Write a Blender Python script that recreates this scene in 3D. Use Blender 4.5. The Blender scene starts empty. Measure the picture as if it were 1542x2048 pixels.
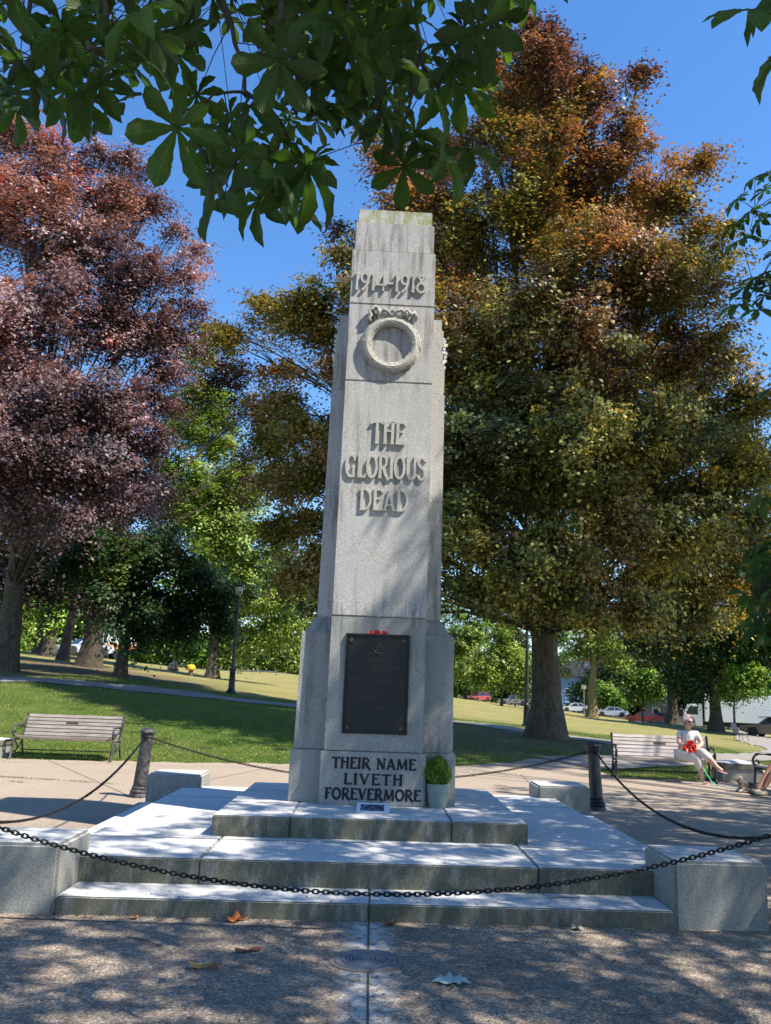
import bpy, bmesh, math, random
import numpy as np
from mathutils import Vector, Matrix
random.seed(7); rng = np.random.default_rng(11)
R = math.radians
sc = bpy.context.scene
col = sc.collection

# ---------------------------------------------------------------- camera, sky, sun, exposure
CAM = np.array([-0.0538, -9.351, 1.6]); FPX = 1694.0; PITCH, ROLL, YAW = .2068, .03465, .03883; PPX, PPY = 49.93, 7.77
_fw = np.array([math.sin(YAW)*math.cos(PITCH), math.cos(YAW)*math.cos(PITCH), math.sin(PITCH)])
_r = np.array([math.cos(YAW), -math.sin(YAW), 0]); _u = np.cross(_r, _fw)
_r2 = _r*math.cos(ROLL)+_u*math.sin(ROLL); _u2 = -_r*math.sin(ROLL)+_u*math.cos(ROLL)
cd = bpy.data.cameras.new('camera'); cam = bpy.data.objects.new('camera', cd); col.objects.link(cam)
m = Matrix(((_r2[0], _u2[0], -_fw[0], CAM[0]), (_r2[1], _u2[1], -_fw[1], CAM[1]), (_r2[2], _u2[2], -_fw[2], CAM[2]), (0, 0, 0, 1)))
cam.matrix_world = m
cd.sensor_fit = 'HORIZONTAL'; cd.sensor_width = 36; cd.lens = FPX/1542*36
cd.shift_x = -PPX/1542; cd.shift_y = PPY/1542; cd.clip_start = .05; cd.clip_end = 3000
sc.camera = cam

EL, AZ = R(54), R(28)
SUN = np.array([math.cos(EL)*math.cos(AZ), -math.cos(EL)*math.sin(AZ), math.sin(EL)])
w = bpy.data.worlds.new('World'); sc.world = w; w.use_nodes = True
nt = w.node_tree; bg = nt.nodes['Background']
sky = nt.nodes.new('ShaderNodeTexSky'); sky.sky_type = 'NISHITA'; sky.sun_disc = False
sky.sun_elevation = EL; sky.sun_rotation = R(114); sky.altitude = 200; sky.air_density = 1.0; sky.dust_density = 0.1; sky.ozone_density = 3.0
hs_ = nt.nodes.new('ShaderNodeHueSaturation'); hs_.inputs['Saturation'].default_value = 1.22; hs_.inputs['Hue'].default_value = .503
nt.links.new(sky.outputs[0], hs_.inputs['Color']); nt.links.new(hs_.outputs[0], bg.inputs[0]); bg.inputs[1].default_value = .135
sd = bpy.data.lights.new('sun', 'SUN'); sd.energy = 5.0; sd.angle = R(.53); sd.color = (1, .93, .82)
so = bpy.data.objects.new('sun', sd); col.objects.link(so); so.rotation_euler = Vector(SUN).to_track_quat('Z', 'Y').to_euler(); so.location = (20, -10, 30)
vs = sc.view_settings; vs.view_transform = 'Standard'; vs.look = 'None'; vs.gamma = 1; vs.exposure = 1.0

def proj(P):                     # full-size photograph pixel of world points (N,3); used to keep the tall crown out of the view
    X = np.atleast_2d(P)-CAM; d = X@_fw
    d = np.where(np.abs(d) < 1e-6, 1e-6, d)
    return 771+PPX+FPX*(X@_r2)/d, 1024+PPY-FPX*(X@_u2)/d, d
def polar(px, py, dist):         # world point on a sight line at a horizontal distance
    v = _fw+_r2*(px-771-PPX)/FPX-_u2*(py-1024-PPY)/FPX
    return CAM+v/np.hypot(v[0], v[1])*dist

# ---------------------------------------------------------------- terrain heights
TX = [-400,-120,-90,-70,-55,-42,-32,-24,-17,-11,-5,0,5,11,17,24,32,42,55,70,90,120,400]
TY = [-300,-60,-20,0,9.3,13,18,24,30,37,46,56,68,82,100,120,140,165,200,260,600]
TZ = [[0,0,0,0,0,0,0,0,0,0,0,0,0,0,0,0,0,0,0,0,0,0,0],[0,0,0,0,0,0,0,0,0,0,0,0,0,0,0,0,0,0,0,0,0,0,0],[0,0,0,0,0,0,0,0,0,0,0,0,0,0,0,0,0,0,0,0,0,0,0],[0,0,0,0,0,0,0,0,0,0,0,0,0,0,0,0,0,0,0,0,0,0,0],[0,0,0,0,0,0,0,0,0,0,0,0,0,0,0,0,0,0,0,0,0,0,0],[70,43,44,46,50,54,60,65,67,61,42,26,17,15,-1,-11,-16,-17,-16,-14,-12,-14,-55],[165,101,102,108,116,125,135,144,147,133,88,56,33,6,-10,-26,-36,-39,-36,-31,-29,-33,-130],[280,170,170,179,190,203,215,220,210,180,119,81,50,11,-21,-44,-57,-61,-56,-50,-47,-56,-220],[394,236,235,244,257,270,276,274,255,206,145,101,61,13,-29,-58,-74,-77,-71,-65,-65,-80,-250],[528,311,305,312,324,332,327,307,273,223,161,114,70,19,-28,-67,-84,-87,-82,-79,-85,-108,-250],[701,401,385,386,391,390,371,329,268,209,163,125,85,37,-11,-63,-82,-86,-87,-93,-110,-146,-250],[894,493,464,450,441,427,403,360,287,226,183,147,108,61,23,-4,-65,-75,-86,-107,-138,-189,-250],[900,593,543,509,477,442,409,376,317,282,240,197,146,82,16,-58,-111,-65,-90,-127,-174,-241,-250],[900,696,619,560,504,442,381,332,328,339,304,248,182,100,23,-52,-101,-115,-130,-162,-217,-250,-250],[900,810,699,611,533,457,401,366,347,328,294,251,196,123,51,-25,-96,-144,-174,-213,-250,-250,-250],[900,900,774,664,574,496,438,395,357,321,279,239,194,136,78,18,-39,-106,-185,-250,-250,-250,-250],[900,900,846,720,622,536,470,416,367,323,276,236,194,142,89,27,-43,-114,-200,-250,-250,-250,-250],[900,900,900,791,681,583,505,441,384,334,283,241,198,146,94,32,-38,-121,-222,-250,-250,-250,-250],[900,900,900,892,761,646,554,480,415,358,301,254,207,151,94,29,-46,-139,-250,-250,-250,-250,-250],[900,900,900,900,900,756,644,554,474,406,338,282,225,158,91,13,-76,-186,-250,-250,-250,-250,-250],[900,900,900,900,900,900,900,900,835,697,560,446,332,197,61,-97,-250,-250,-250,-250,-250,-250,-250]]
TX = np.array(TX, float); TY = np.array(TY, float); TZ = np.array(TZ, float)/100
def terr(x, y):
    x = np.asarray(x, float); y = np.asarray(y, float)
    i = np.clip(np.searchsorted(TX, x)-1, 0, len(TX)-2); j = np.clip(np.searchsorted(TY, y)-1, 0, len(TY)-2)
    a = np.clip((x-TX[i])/(TX[i+1]-TX[i]), 0, 1); b = np.clip((y-TY[j])/(TY[j+1]-TY[j]), 0, 1)
    return TZ[j, i]*(1-a)*(1-b)+TZ[j, i+1]*a*(1-b)+TZ[j+1, i]*(1-a)*b+TZ[j+1, i+1]*a*b
def tz(x, y): return float(terr(x, y))

# ---------------------------------------------------------------- object helpers
def tag(o, label=None, cat=None, group=None, kind=None):
    if label: o['label'] = label
    if cat: o['category'] = cat
    if group: o['group'] = group
    if kind: o['kind'] = kind
    return o
def empty(name, loc, label, cat, group=None, rz=0):
    o = bpy.data.objects.new(name, None); col.objects.link(o); o.location = [float(c) for c in loc]; o.rotation_euler = (0, 0, rz)
    o.empty_display_size = .1
    return tag(o, label, cat, group)
def link_mesh(name, me, mats, parent=None, smooth=False):
    if not isinstance(mats, (list, tuple)): mats = [mats]
    for mt in mats: me.materials.append(mt)
    if smooth: me.shade_smooth()
    o = bpy.data.objects.new(name, me); col.objects.link(o)
    if parent is not None: o.parent = parent
    return o
def copy_tree(o, parent=None):
    c = o.copy(); col.objects.link(c)
    if parent is not None: c.parent = parent
    for ch in list(o.children): copy_tree(ch, c)
    return c
def fast_mesh(name, V, F, uv=None, colr=None, midx=None):   # V (N,3), F (M,k) numpy
    me = bpy.data.meshes.new(name); V = np.asarray(V, np.float32); F = np.asarray(F, np.int32)
    me.vertices.add(len(V)); me.vertices.foreach_set('co', V.ravel())
    k = F.shape[1]; me.loops.add(F.size); me.loops.foreach_set('vertex_index', F.ravel())
    me.polygons.add(len(F)); me.polygons.foreach_set('loop_start', np.arange(0, F.size, k, dtype=np.int32))
    try: me.polygons.foreach_set('loop_total', np.full(len(F), k, np.int32))
    except Exception: pass
    if midx is not None: me.polygons.foreach_set('material_index', np.asarray(midx, np.int32))
    me.update(calc_edges=True)
    if uv is not None:
        l = me.uv_layers.new(name='uv'); l.data.foreach_set('uv', np.asarray(uv, np.float32).ravel())
    if colr is not None:                                    # per-vertex tint
        a = me.color_attributes.new('tint', 'FLOAT_COLOR', 'POINT')
        c = np.ones((len(V), 4), np.float32); c[:, :3] = colr; a.data.foreach_set('color', c.ravel())
    return me

class MB:
    def __init__(s): s.v = []; s.f = []; s.m = []
    def add(s, vs_, fs, mi=0):
        b = len(s.v); s.v += [tuple(map(float, q)) for q in vs_]; s.f += [tuple(b+i for i in f) for f in fs]; s.m += [mi]*len(fs); return s
    def box(s, a, b, mi=0, taper=None):
        x0, y0, z0 = a; x1, y1, z1 = b
        tx, ty = taper or (0, 0)
        return s.add([(x0, y0, z0), (x1, y0, z0), (x1, y1, z0), (x0, y1, z0), (x0+tx, y0+ty, z1), (x1-tx, y0+ty, z1), (x1-tx, y1-ty, z1), (x0+tx, y1-ty, z1)],
                     [(3, 2, 1, 0), (4, 5, 6, 7), (0, 1, 5, 4), (1, 2, 6, 5), (2, 3, 7, 6), (3, 0, 4, 7)], mi)
    def hexa(s, P, mi=0):
        return s.add(P, [(3, 2, 1, 0), (4, 5, 6, 7), (0, 1, 5, 4), (1, 2, 6, 5), (2, 3, 7, 6), (3, 0, 4, 7)], mi)
    def tube(s, pts, rad, n=8, mi=0, closed=False, cap=True, flat=1.0):
        P = [Vector(p) for p in pts]; k = len(P)
        if not isinstance(rad, (list, tuple, np.ndarray)): rad = [rad]*k
        vs_ = []; up = None
        for i in range(k):
            if closed: t = P[(i+1) % k]-P[i-1]
            else: t = P[min(i+1, k-1)]-P[max(i-1, 0)]
            if t.length < 1e-9: t = Vector((0, 0, 1))
            t.normalize()
            if up is None:
                up = Vector((0, 0, 1)) if abs(t.z) < .9 else Vector((1, 0, 0))
            sd_ = t.cross(up)
            if sd_.length < 1e-4: sd_ = t.cross(Vector((0, 1, 0)))
            sd_.normalize(); up = sd_.cross(t).normalized()
            for j in range(n):
                a = 2*math.pi*j/n; vs_.append(P[i]+sd_*math.cos(a)*rad[i]+up*math.sin(a)*rad[i]*flat)
        fs = []
        for i in range(k if closed else k-1):
            for j in range(n):
                a = i*n+j; b = i*n+(j+1) % n; i2 = (i+1) % k
                fs.append((a, b, i2*n+(j+1) % n, i2*n+j))
        if cap and not closed: fs += [tuple(range(n-1, -1, -1)), tuple((k-1)*n+j for j in range(n))]
        return s.add(vs_, fs, mi)
    def lathe(s, prof, n=20, c=(0, 0, 0), mi=0, flute=None, axis='z'):
        vs_ = []
        for r_, z in prof:
            for j in range(n):
                a = 2*math.pi*j/n; rr = r_
                if flute and flute[2] <= z <= flute[3]: rr = r_*(1-flute[1]*(.5+.5*math.cos(flute[0]*a)))
                p = (rr*math.cos(a), rr*math.sin(a), z)
                if axis == 'x': p = (p[2], p[0], p[1])
                if axis == 'y': p = (p[0], p[2], p[1])
                vs_.append((c[0]+p[0], c[1]+p[1], c[2]+p[2]))
        fs = []
        for i in range(len(prof)-1):
            for j in range(n): fs.append((i*n+j, i*n+(j+1) % n, (i+1)*n+(j+1) % n, (i+1)*n+j))
        if prof[0][0] > 1e-5: fs.append(tuple(range(n-1, -1, -1)))
        if prof[-1][0] > 1e-5: fs.append(tuple((len(prof)-1)*n+j for j in range(n)))
        return s.add(vs_, fs, mi)
    def prism(s, poly, d0, d1, axis='y', mi=0):   # closed outline extruded along an axis; poly in the other two
        n = len(poly)
        def q(a, b, d): return {'y': (a, d, b), 'x': (d, a, b), 'z': (a, b, d)}[axis]
        vs_ = [q(a, b, d0) for a, b in poly]+[q(a, b, d1) for a, b in poly]
        return s.add(vs_, [tuple(range(n)), tuple(range(2*n-1, n-1, -1))]+[(i, n+i, n+(i+1) % n, (i+1) % n) for i in range(n)], mi)
    def build(s, name, mats, parent=None, bevel=0, smooth=False, seg=2, auto=None):
        me = bpy.data.meshes.new(name); me.from_pydata(s.v, [], s.f)
        me.polygons.foreach_set('material_index', s.m)
        bm = bmesh.new(); bm.from_mesh(me); bmesh.ops.recalc_face_normals(bm, faces=bm.faces)
        if bevel:
            ed = [e for e in bm.edges if len(e.link_faces) == 2 and e.calc_face_angle(0) > R(35)]
            bmesh.ops.bevel(bm, geom=ed, offset=bevel, segments=seg, affect='EDGES', clamp_overlap=True)
        bm.to_mesh(me); bm.free()
        if auto:
            me.shade_smooth(); me.set_sharp_from_angle(angle=R(auto))
        return link_mesh(name, me, mats, parent, smooth)

# ---------------------------------------------------------------- materials
class NT:
    def __init__(s, name):
        s.mat = bpy.data.materials.new(name); s.mat.use_nodes = True; s.t = s.mat.node_tree; s.n = s.t.nodes; s.b = s.n['Principled BSDF']; s.out = s.n['Material Output']
    def node(s, ty, **kw):
        nd = s.n.new(ty)
        for k, v in kw.items():
            if k.startswith('i_'):
                key = k[2:]; key = int(key) if key.isdigit() else key.replace('_', ' ')
                if isinstance(v, bpy.types.NodeSocket): s.t.links.new(v, nd.inputs[key])
                else: nd.inputs[key].default_value = v
            else: setattr(nd, k, v)
        return nd
    def link(s, a, b): s.t.links.new(a, b)
    def coord(s, kind='Object', scale=None):
        c = s.node('ShaderNodeTexCoord').outputs[kind]
        if scale is not None:
            mp = s.node('ShaderNodeMapping'); s.link(c, mp.inputs[0]); mp.inputs['Scale'].default_value = scale if isinstance(scale, (tuple, list)) else (scale,)*3
            c = mp.outputs[0]
        return c
    def pos(s, scale=None):
        c = s.node('ShaderNodeNewGeometry').outputs['Position']
        if scale is not None:
            mp = s.node('ShaderNodeMapping'); s.link(c, mp.inputs[0]); mp.inputs['Scale'].default_value = scale if isinstance(scale, (tuple, list)) else (scale,)*3
            c = mp.outputs[0]
        return c
    def noise(s, vec, scale, detail=3, rough=.55, dist=0):
        return s.node('ShaderNodeTexNoise', i_Vector=vec, i_Scale=scale, i_Detail=detail, i_Roughness=rough, i_Distortion=dist).outputs['Fac']
    def ramp(s, fac, stops, interp='LINEAR'):
        nd = s.node('ShaderNodeValToRGB'); cr = nd.color_ramp; cr.interpolation = interp
        while len(cr.elements) < len(stops): cr.elements.new(.5)
        for e, (p, c) in zip(cr.elements, stops):
            e.position = p; e.color = (c, c, c, 1) if isinstance(c, (int, float)) else (*c, 1)
        s.link(fac, nd.inputs[0]); return nd.outputs[0]
    def mix(s, fac, a, b, mode='MIX'):
        nd = s.node('ShaderNodeMix', data_type='RGBA', blend_type=mode)
        for sock, v in ((nd.inputs[0], fac), (nd.inputs[6], a), (nd.inputs[7], b)):
            if isinstance(v, bpy.types.NodeSocket): s.link(v, sock)
            elif isinstance(v, (int, float)): sock.default_value = v
            else: sock.default_value = (*v, 1)
        return nd.outputs[2]
    def math(s, op, a, b=None, clamp=False):
        nd = s.node('ShaderNodeMath', operation=op, use_clamp=clamp)
        for sock, v in ((nd.inputs[0], a), (nd.inputs[1], b)):
            if v is None: continue
            if isinstance(v, bpy.types.NodeSocket): s.link(v, sock)
            else: sock.default_value = v
        return nd.outputs[0]
    def bump(s, h, dist=.01, strength=.5):
        nd = s.node('ShaderNodeBump', i_Height=h, i_Distance=dist, i_Strength=strength); s.link(nd.outputs[0], s.b.inputs['Normal'])
    def done(s, color=None, rough=None, metal=None, spec=None):
        if color is not None:
            if isinstance(color, bpy.types.NodeSocket): s.link(color, s.b.inputs['Base Color'])
            else: s.b.inputs['Base Color'].default_value = (*color, 1)
        if rough is not None:
            if isinstance(rough, bpy.types.NodeSocket): s.link(rough, s.b.inputs['Roughness'])
            else: s.b.inputs['Roughness'].default_value = rough
        if metal is not None: s.b.inputs['Metallic'].default_value = metal
        if spec is not None: s.b.inputs['Specular IOR Level'].default_value = spec
        return s.mat

def plain(name, c, rough=.5, metal=0, var=.15, scale=8, spec=.5, bump=0):
    t = NT(name); n = t.noise(t.coord('Object'), scale, 4)
    cc = t.mix(n, tuple(x*(1-var) for x in c), tuple(min(1, x*(1+var)) for x in c))
    if bump: t.bump(t.noise(t.coord('Object'), scale*6, 3), bump, .5)
    return t.done(cc, rough, metal, spec)

def granite(name, base=.40, warm=(1.0, .985, .95), grime=.5, riser=.0, moss=.0, streak=.5, patch=.25):
    t = NT(name); P = t.pos()
    sp = t.noise(P, 105, 2, .7); c = t.ramp(sp, [(.34, .58), (.45, .86), (.56, 1.05), (.7, 1.2)])
    vo = t.node('ShaderNodeTexVoronoi', i_Vector=P, i_Scale=150).outputs['Color']
    sep = t.node('ShaderNodeSeparateColor'); t.link(vo, sep.inputs[0])
    c2 = t.ramp(sep.outputs[0], [(.0, .45), (.16, .55), (.2, 1.0), (.86, 1.0), (.9, 1.3)])
    c = t.mix(.36, c, c2, 'MULTIPLY'); c = t.mix(1, c, tuple(base*k for k in warm), 'MULTIPLY')
    big = t.noise(t.pos((1.3, 1.3, 1.0)), 1.4, 5, .6); c = t.mix(patch, c, t.ramp(big, [(.3, (.75, .74, .7)), (.7, (1.15, 1.15, 1.17))]), 'MULTIPLY')
    if streak:
        st = t.noise(t.pos((7, 7, .55)), 2.2, 4, .62, .3); gate = t.ramp(t.noise(t.pos((1.2, 1.2, .8)), 1.1, 2), [(.42, 0.), (.62, 1.)])
        sm_ = t.math('MULTIPLY', t.ramp(st, [(.48, 0.), (.62, 1.)]), gate); sm_ = t.math('MULTIPLY', sm_, streak)
        c = t.mix(sm_, c, t.mix(.72, c, (.34, .31, .25), 'MULTIPLY'))
    if riser or moss:
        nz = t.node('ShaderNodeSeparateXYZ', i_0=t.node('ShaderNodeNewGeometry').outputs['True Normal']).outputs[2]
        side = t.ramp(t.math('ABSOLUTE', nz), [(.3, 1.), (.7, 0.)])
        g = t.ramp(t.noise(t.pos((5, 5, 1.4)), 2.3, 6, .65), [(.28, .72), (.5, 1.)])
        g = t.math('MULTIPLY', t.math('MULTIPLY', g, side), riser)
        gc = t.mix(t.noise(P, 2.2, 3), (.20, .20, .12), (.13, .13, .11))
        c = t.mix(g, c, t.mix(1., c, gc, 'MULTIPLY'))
        top = t.ramp(t.math('ABSOLUTE', nz), [(.3, 0.), (.7, 1.)])
        tg = t.math('MULTIPLY', t.math('MULTIPLY', t.ramp(t.noise(P, 3.4, 6, .7), [(.5, 0.), (.75, 1.)]), top), .35)
        c = t.mix(tg, c, (.24, .235, .22))
    if moss:
        mz = t.ramp(t.noise(t.pos((6, 6, 2.5)), 2.5, 5, .65), [(.38, 0.), (.58, 1.)])
        c = t.mix(t.math('MULTIPLY', mz, moss), c, t.mix(t.noise(P, 30, 3), (.13, .15, .035), (.40, .41, .17)))
    t.bump(sp, .003, .55)
    return t.done(c, .82, 0, .3)

def leafmat(name, rough=.45, trans=.35, spec=.4, veins=False, gain=1.0, tr=(1.25, 1.3, .5)):
    t = NT(name); at = t.node('ShaderNodeAttribute', attribute_name='tint').outputs['Color']
    c = at if gain == 1 else t.mix(1., at, (gain,)*3, 'MULTIPLY')
    if veins:
        uv = t.node('ShaderNodeUVMap').outputs[0]; sx = t.node('ShaderNodeSeparateXYZ', i_0=uv)
        au = t.math('ABSOLUTE', sx.outputs[0]); ph = t.math('SUBTRACT', t.math('MULTIPLY', sx.outputs[1], 90.), t.math('MULTIPLY', au, 22.))
        sn = t.math('SINE', ph); mid = t.ramp(au, [(.02, 1.), (.07, 0.)])
        v = t.ramp(sn, [(.55, 0.), (.95, 1.)]); v = t.math('MAXIMUM', t.math('MULTIPLY', v, .35), mid)
        c = t.mix(v, c, t.mix(1., c, (1.7, 1.7, 1.4), 'MULTIPLY')); t.bump(sn, .002, .6)
        c = t.mix(t.math('MULTIPLY', t.ramp(t.noise(t.coord('Object'), 22, 4), [(.55, 0.), (.75, 1.)]), .35), c, (.09, .07, .02))
    t.done(c, rough, 0, spec)
    tl = t.node('ShaderNodeBsdfTranslucent'); t.link(t.mix(1., c, tr, 'MULTIPLY'), tl.inputs[0])
    mx = t.node('ShaderNodeMixShader'); mx.inputs[0].default_value = trans; t.link(t.b.outputs[0], mx.inputs[1]); t.link(tl.outputs[0], mx.inputs[2]); t.link(mx.outputs[0], t.out.inputs[0])
    return t.mat

def bark(name, a=(.10, .085, .07), b=(.22, .19, .16), moss=.3, sc_=1.):
    t = NT(name); P = t.coord('Object', (1, 1, .3)); n = t.noise(P, 9*sc_, 7, .65, .4); c = t.mix(t.ramp(n, [(.3, 0.), (.7, 1.)]), a, b)
    rg = t.noise(t.coord('Object', (1, 1, 3.)), 5*sc_, 5, .6, .8); c = t.mix(.5, c, t.ramp(rg, [(.35, .45), (.65, 1.25)]), 'MULTIPLY')
    mo = t.ramp(t.noise(t.coord('Object'), 1.8, 4), [(.5, 0.), (.7, 1.)]); c = t.mix(t.math('MULTIPLY', mo, moss), c, (.09, .10, .035))
    t.bump(t.math('ADD', n, rg), .04, .7); return t.done(c, .9, 0, .2)

M = {}
M['granite'] = granite('granite', .45, warm=(1.0, .975, .93), streak=1., patch=.45)
M['granite_low'] = granite('granite_low', .30, warm=(.99, 1, .95), streak=.7, moss=0.)
M['granite_cap'] = granite('granite_cap', .52, moss=.95, streak=.9)
M['granite_pale'] = granite('granite_pale', .58, warm=(1, 1, .98), streak=0, riser=.97, patch=.3)
M['granite_block'] = granite('granite_block', .52, warm=(1, 1, .97), streak=.1, riser=.62, patch=.35)
M['letter'] = granite('carved_granite', .46, warm=(1, .97, .86), streak=.3)
M['joint'] = plain('joint_mortar', (.05, .045, .035), .95)
def _black():
    t = NT('black_paint'); n = t.noise(t.pos(), 60, 4, .7)
    return t.done(t.ramp(n, [(.3, (.008, .009, .012)), (.62, (.016, .017, .02)), (.8, (.12, .12, .11))]), .6, 0, .3)
M['black_paint'] = _black()
def _bronze():
    t = NT('dark_bronze'); n = t.noise(t.coord('Object', (1, 1, .6)), 5, 6, .7)
    c = t.ramp(n, [(.3, (.007, .008, .010)), (.55, (.013, .014, .016)), (.75, (.035, .026, .022))])
    t.bump(t.noise(t.coord(), 60, 3), .002, .4); return t.done(c, t.ramp(n, [(.3, .42), (.8, .62)]), .35, .5)
M['bronze'] = _bronze(); M['bronze_text'] = plain('worn_bronze_text', (.055, .052, .045), .45, .5, .5, 30); M['bronze_bright'] = plain('worn_bronze', (.16, .12, .07), .4, .8, .4, 40)
M['iron'] = plain('black_iron', (.012, .013, .015), .42, .0, .4, 20, .5, .001)
M['iron_worn'] = (lambda t: t.done(t.mix(t.ramp(t.noise(t.coord('Object'), 14, 6, .7), [(.42, 0.), (.68, 1.)]), (.016, .016, .018), (.12, .112, .105)), .6, 0, .4))(NT('worn_iron'))
M['chain'] = plain('chain_iron', (.02, .02, .021), .45, .6, .5, 60, .5)
def _wood(name, a, b):
    t = NT(name); P = t.coord('Object', (1.2, 14, 14)); n = t.noise(P, 3, 6, .65, .3); c = t.mix(t.ramp(n, [(.3, 0.), (.7, 1.)]), a, b)
    n2 = t.noise(t.coord('Object', (.8, 5, 5)), 2, 3); c = t.mix(.5, c, t.ramp(n2, [(.35, .6), (.65, 1.2)]), 'MULTIPLY'); t.bump(n, .003, .6); return t.done(c, .8, 0, .25)
M['slat'] = _wood('weathered_slat', (.20, .16, .14), (.42, .36, .33)); M['slat_pale'] = _wood('pale_slat', (.36, .31, .29), (.58, .52, .49))

# grass, paving, roads
def _lawn():
    t = NT('lawn_grass'); P = t.pos(); sep = t.node('ShaderNodeSeparateXYZ', i_0=P)
    n1 = t.noise(P, .35, 5, .6); n2 = t.noise(P, 5, 6, .75); n3 = t.noise(P, 40, 3, .7)
    green = t.mix(n2, (.045, .09, .014), (.11, .165, .024)); dry = t.mix(n2, (.20, .19, .055), (.36, .29, .12))
    far = t.node('ShaderNodeMapRange', i_0=t.math('ADD', sep.outputs[1], t.math('MULTIPLY', n1, 10.)), i_1=22., i_2=36.).outputs[0]
    pat = t.ramp(n1, [(.42, 0.), (.6, 1.)])
    f = t.math('ADD', t.math('MULTIPLY', far, .72), t.math('MULTIPLY', pat, .28), True)
    c = t.mix(f, green, dry); c = t.mix(.7, c, t.ramp(n3, [(.3, .55), (.7, 1.35)]), 'MULTIPLY')
    br = t.math('MULTIPLY', t.ramp(t.noise(P, .9, 5, .7), [(.6, 0.), (.72, 1.)]), .5); c = t.mix(br, c, (.19, .12, .06))
    dx = t.node('ShaderNodeVectorMath', operation='DISTANCE', i_0=P); dx.inputs[1].default_value = (5.7, 18.2, .3)
    dirt = t.node('ShaderNodeMapRange', i_0=t.math('ADD', dx.outputs['Value'], t.math('MULTIPLY', t.noise(P, .8, 5, .7), 5.)), i_1=9.5, i_2=5.5).outputs[0]
    c = t.mix(t.math('MULTIPLY', dirt, .9), c, t.mix(n2, (.10, .06, .035), (.27, .18, .11)))
    dl = t.node('ShaderNodeVectorMath', operation='DISTANCE', i_0=P); dl.inputs[1].default_value = (-13., 29., 2.2)
    dirt2 = t.node('ShaderNodeMapRange', i_0=t.math('ADD', dl.outputs['Value'], t.math('MULTIPLY', t.noise(P, .7, 5, .7), 6.)), i_1=10.5, i_2=6.5).outputs[0]
    c = t.mix(t.math('MULTIPLY', dirt2, .8), c, t.mix(n2, (.07, .05, .035), (.20, .14, .09)))
    t.bump(t.math('ADD', n3, n2), .05, .8); return t.done(c, .9, 0, .15)
M['lawn'] = _lawn()
def _paving():
    t = NT('aggregate_paving'); P = t.pos()
    vo = t.node('ShaderNodeTexVoronoi', i_Vector=P, i_Scale=85); sep = t.node('ShaderNodeSeparateColor', i_0=vo.outputs['Color'])
    peb = t.ramp(sep.outputs[0], [(0., (.15, .125, .10)), (.3, (.225, .185, .15)), (.62, (.31, .26, .21)), (.88, (.40, .345, .285)), (1., (.56, .52, .47))])
    n1 = t.noise(P, .8, 6, .65); n2 = t.noise(P, 9, 5, .7)
    c = t.mix(.9, peb, t.ramp(n1, [(.3, (.62, .58, .55)), (.7, (1.1, 1.04, .96))]), 'MULTIPLY')
    c = t.mix(.55, c, t.ramp(n2, [(.3, .6), (.7, 1.3)]), 'MULTIPLY')
    # yellow-grey cement tone fades in towards the far side, bare pebbles near the steps
    sy = t.node('ShaderNodeSeparateXYZ', i_0=P).outputs[1]
    cem = t.node('ShaderNodeMapRange', i_0=t.math('ADD', sy, t.math('MULTIPLY', n1, 3.)), i_1=-1., i_2=4.).outputs[0]
    c = t.mix(t.math('MULTIPLY', cem, .62), c, t.mix(t.noise(P, 26, 5, .8), (.25, .20, .15), (.45, .36, .275)))
    wp = t.math('MULTIPLY', t.ramp(t.noise(P, 13, 6, .8), [(.44, 0.), (.50, 1.)]), t.node('ShaderNodeMapRange', i_0=t.math('ABSOLUTE', t.node('ShaderNodeSeparateXYZ', i_0=P).outputs[0]), i_1=.2, i_2=.04).outputs[0])
    c = t.mix(t.math('MULTIPLY', wp, .8), c, (.60, .58, .54))
    t.bump(vo.outputs['Distance'], .006, .8); return t.done(c, .85, 0, .25)
M['paving'] = _paving()
M['asphalt'] = plain('asphalt', (.075, .075, .078), .9, 0, .3, 3, .3)
M['pathm'] = plain('worn_path', (.24, .215, .19), .9, 0, .3, 2.5, .2)
M['kerb'] = plain('kerb_concrete', (.42, .40, .37), .85)
M['bark_beech'] = bark('beech_bark', (.035, .028, .022), (.15, .125, .095), .4)
M['bark_dark'] = bark('dark_bark', (.045, .036, .028), (.11, .09, .07), .2)
M['bark_yellow'] = bark('mossy_bark', (.16, .12, .05), (.32, .26, .12), .4)
M['beech_leaf'] = leafmat('copper_beech_leaf', .5, .28, .36, gain=1.6, tr=(1.5, .9, .5))
M['green_leaf'] = leafmat('green_leaf', .45, .34, .4, gain=1.25)
M['chestnut_leaf'] = leafmat('chestnut_leaf', .48, .38, .3, veins=True, tr=(1.6, 2.0, .5))
M['chestnut_high'] = leafmat('chestnut_high_leaf', .5, .22, .3)
M['glass'] = (lambda t: t.done((.02, .025, .03), .05, 0, .8))(NT('dark_glass'))
M['tyre'] = plain('tyre', (.018, .018, .018), .8); M['rim'] = plain('alloy', (.5, .5, .52), .3, .7)
def paint(n, c, rough=.25):
    t = NT(n); t.b.inputs['Coat Weight'].default_value = .6; return t.done(t.mix(t.noise(t.coord('Object'), 3, 3), tuple(x*.9 for x in c), c), rough, .1, .5)
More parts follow.
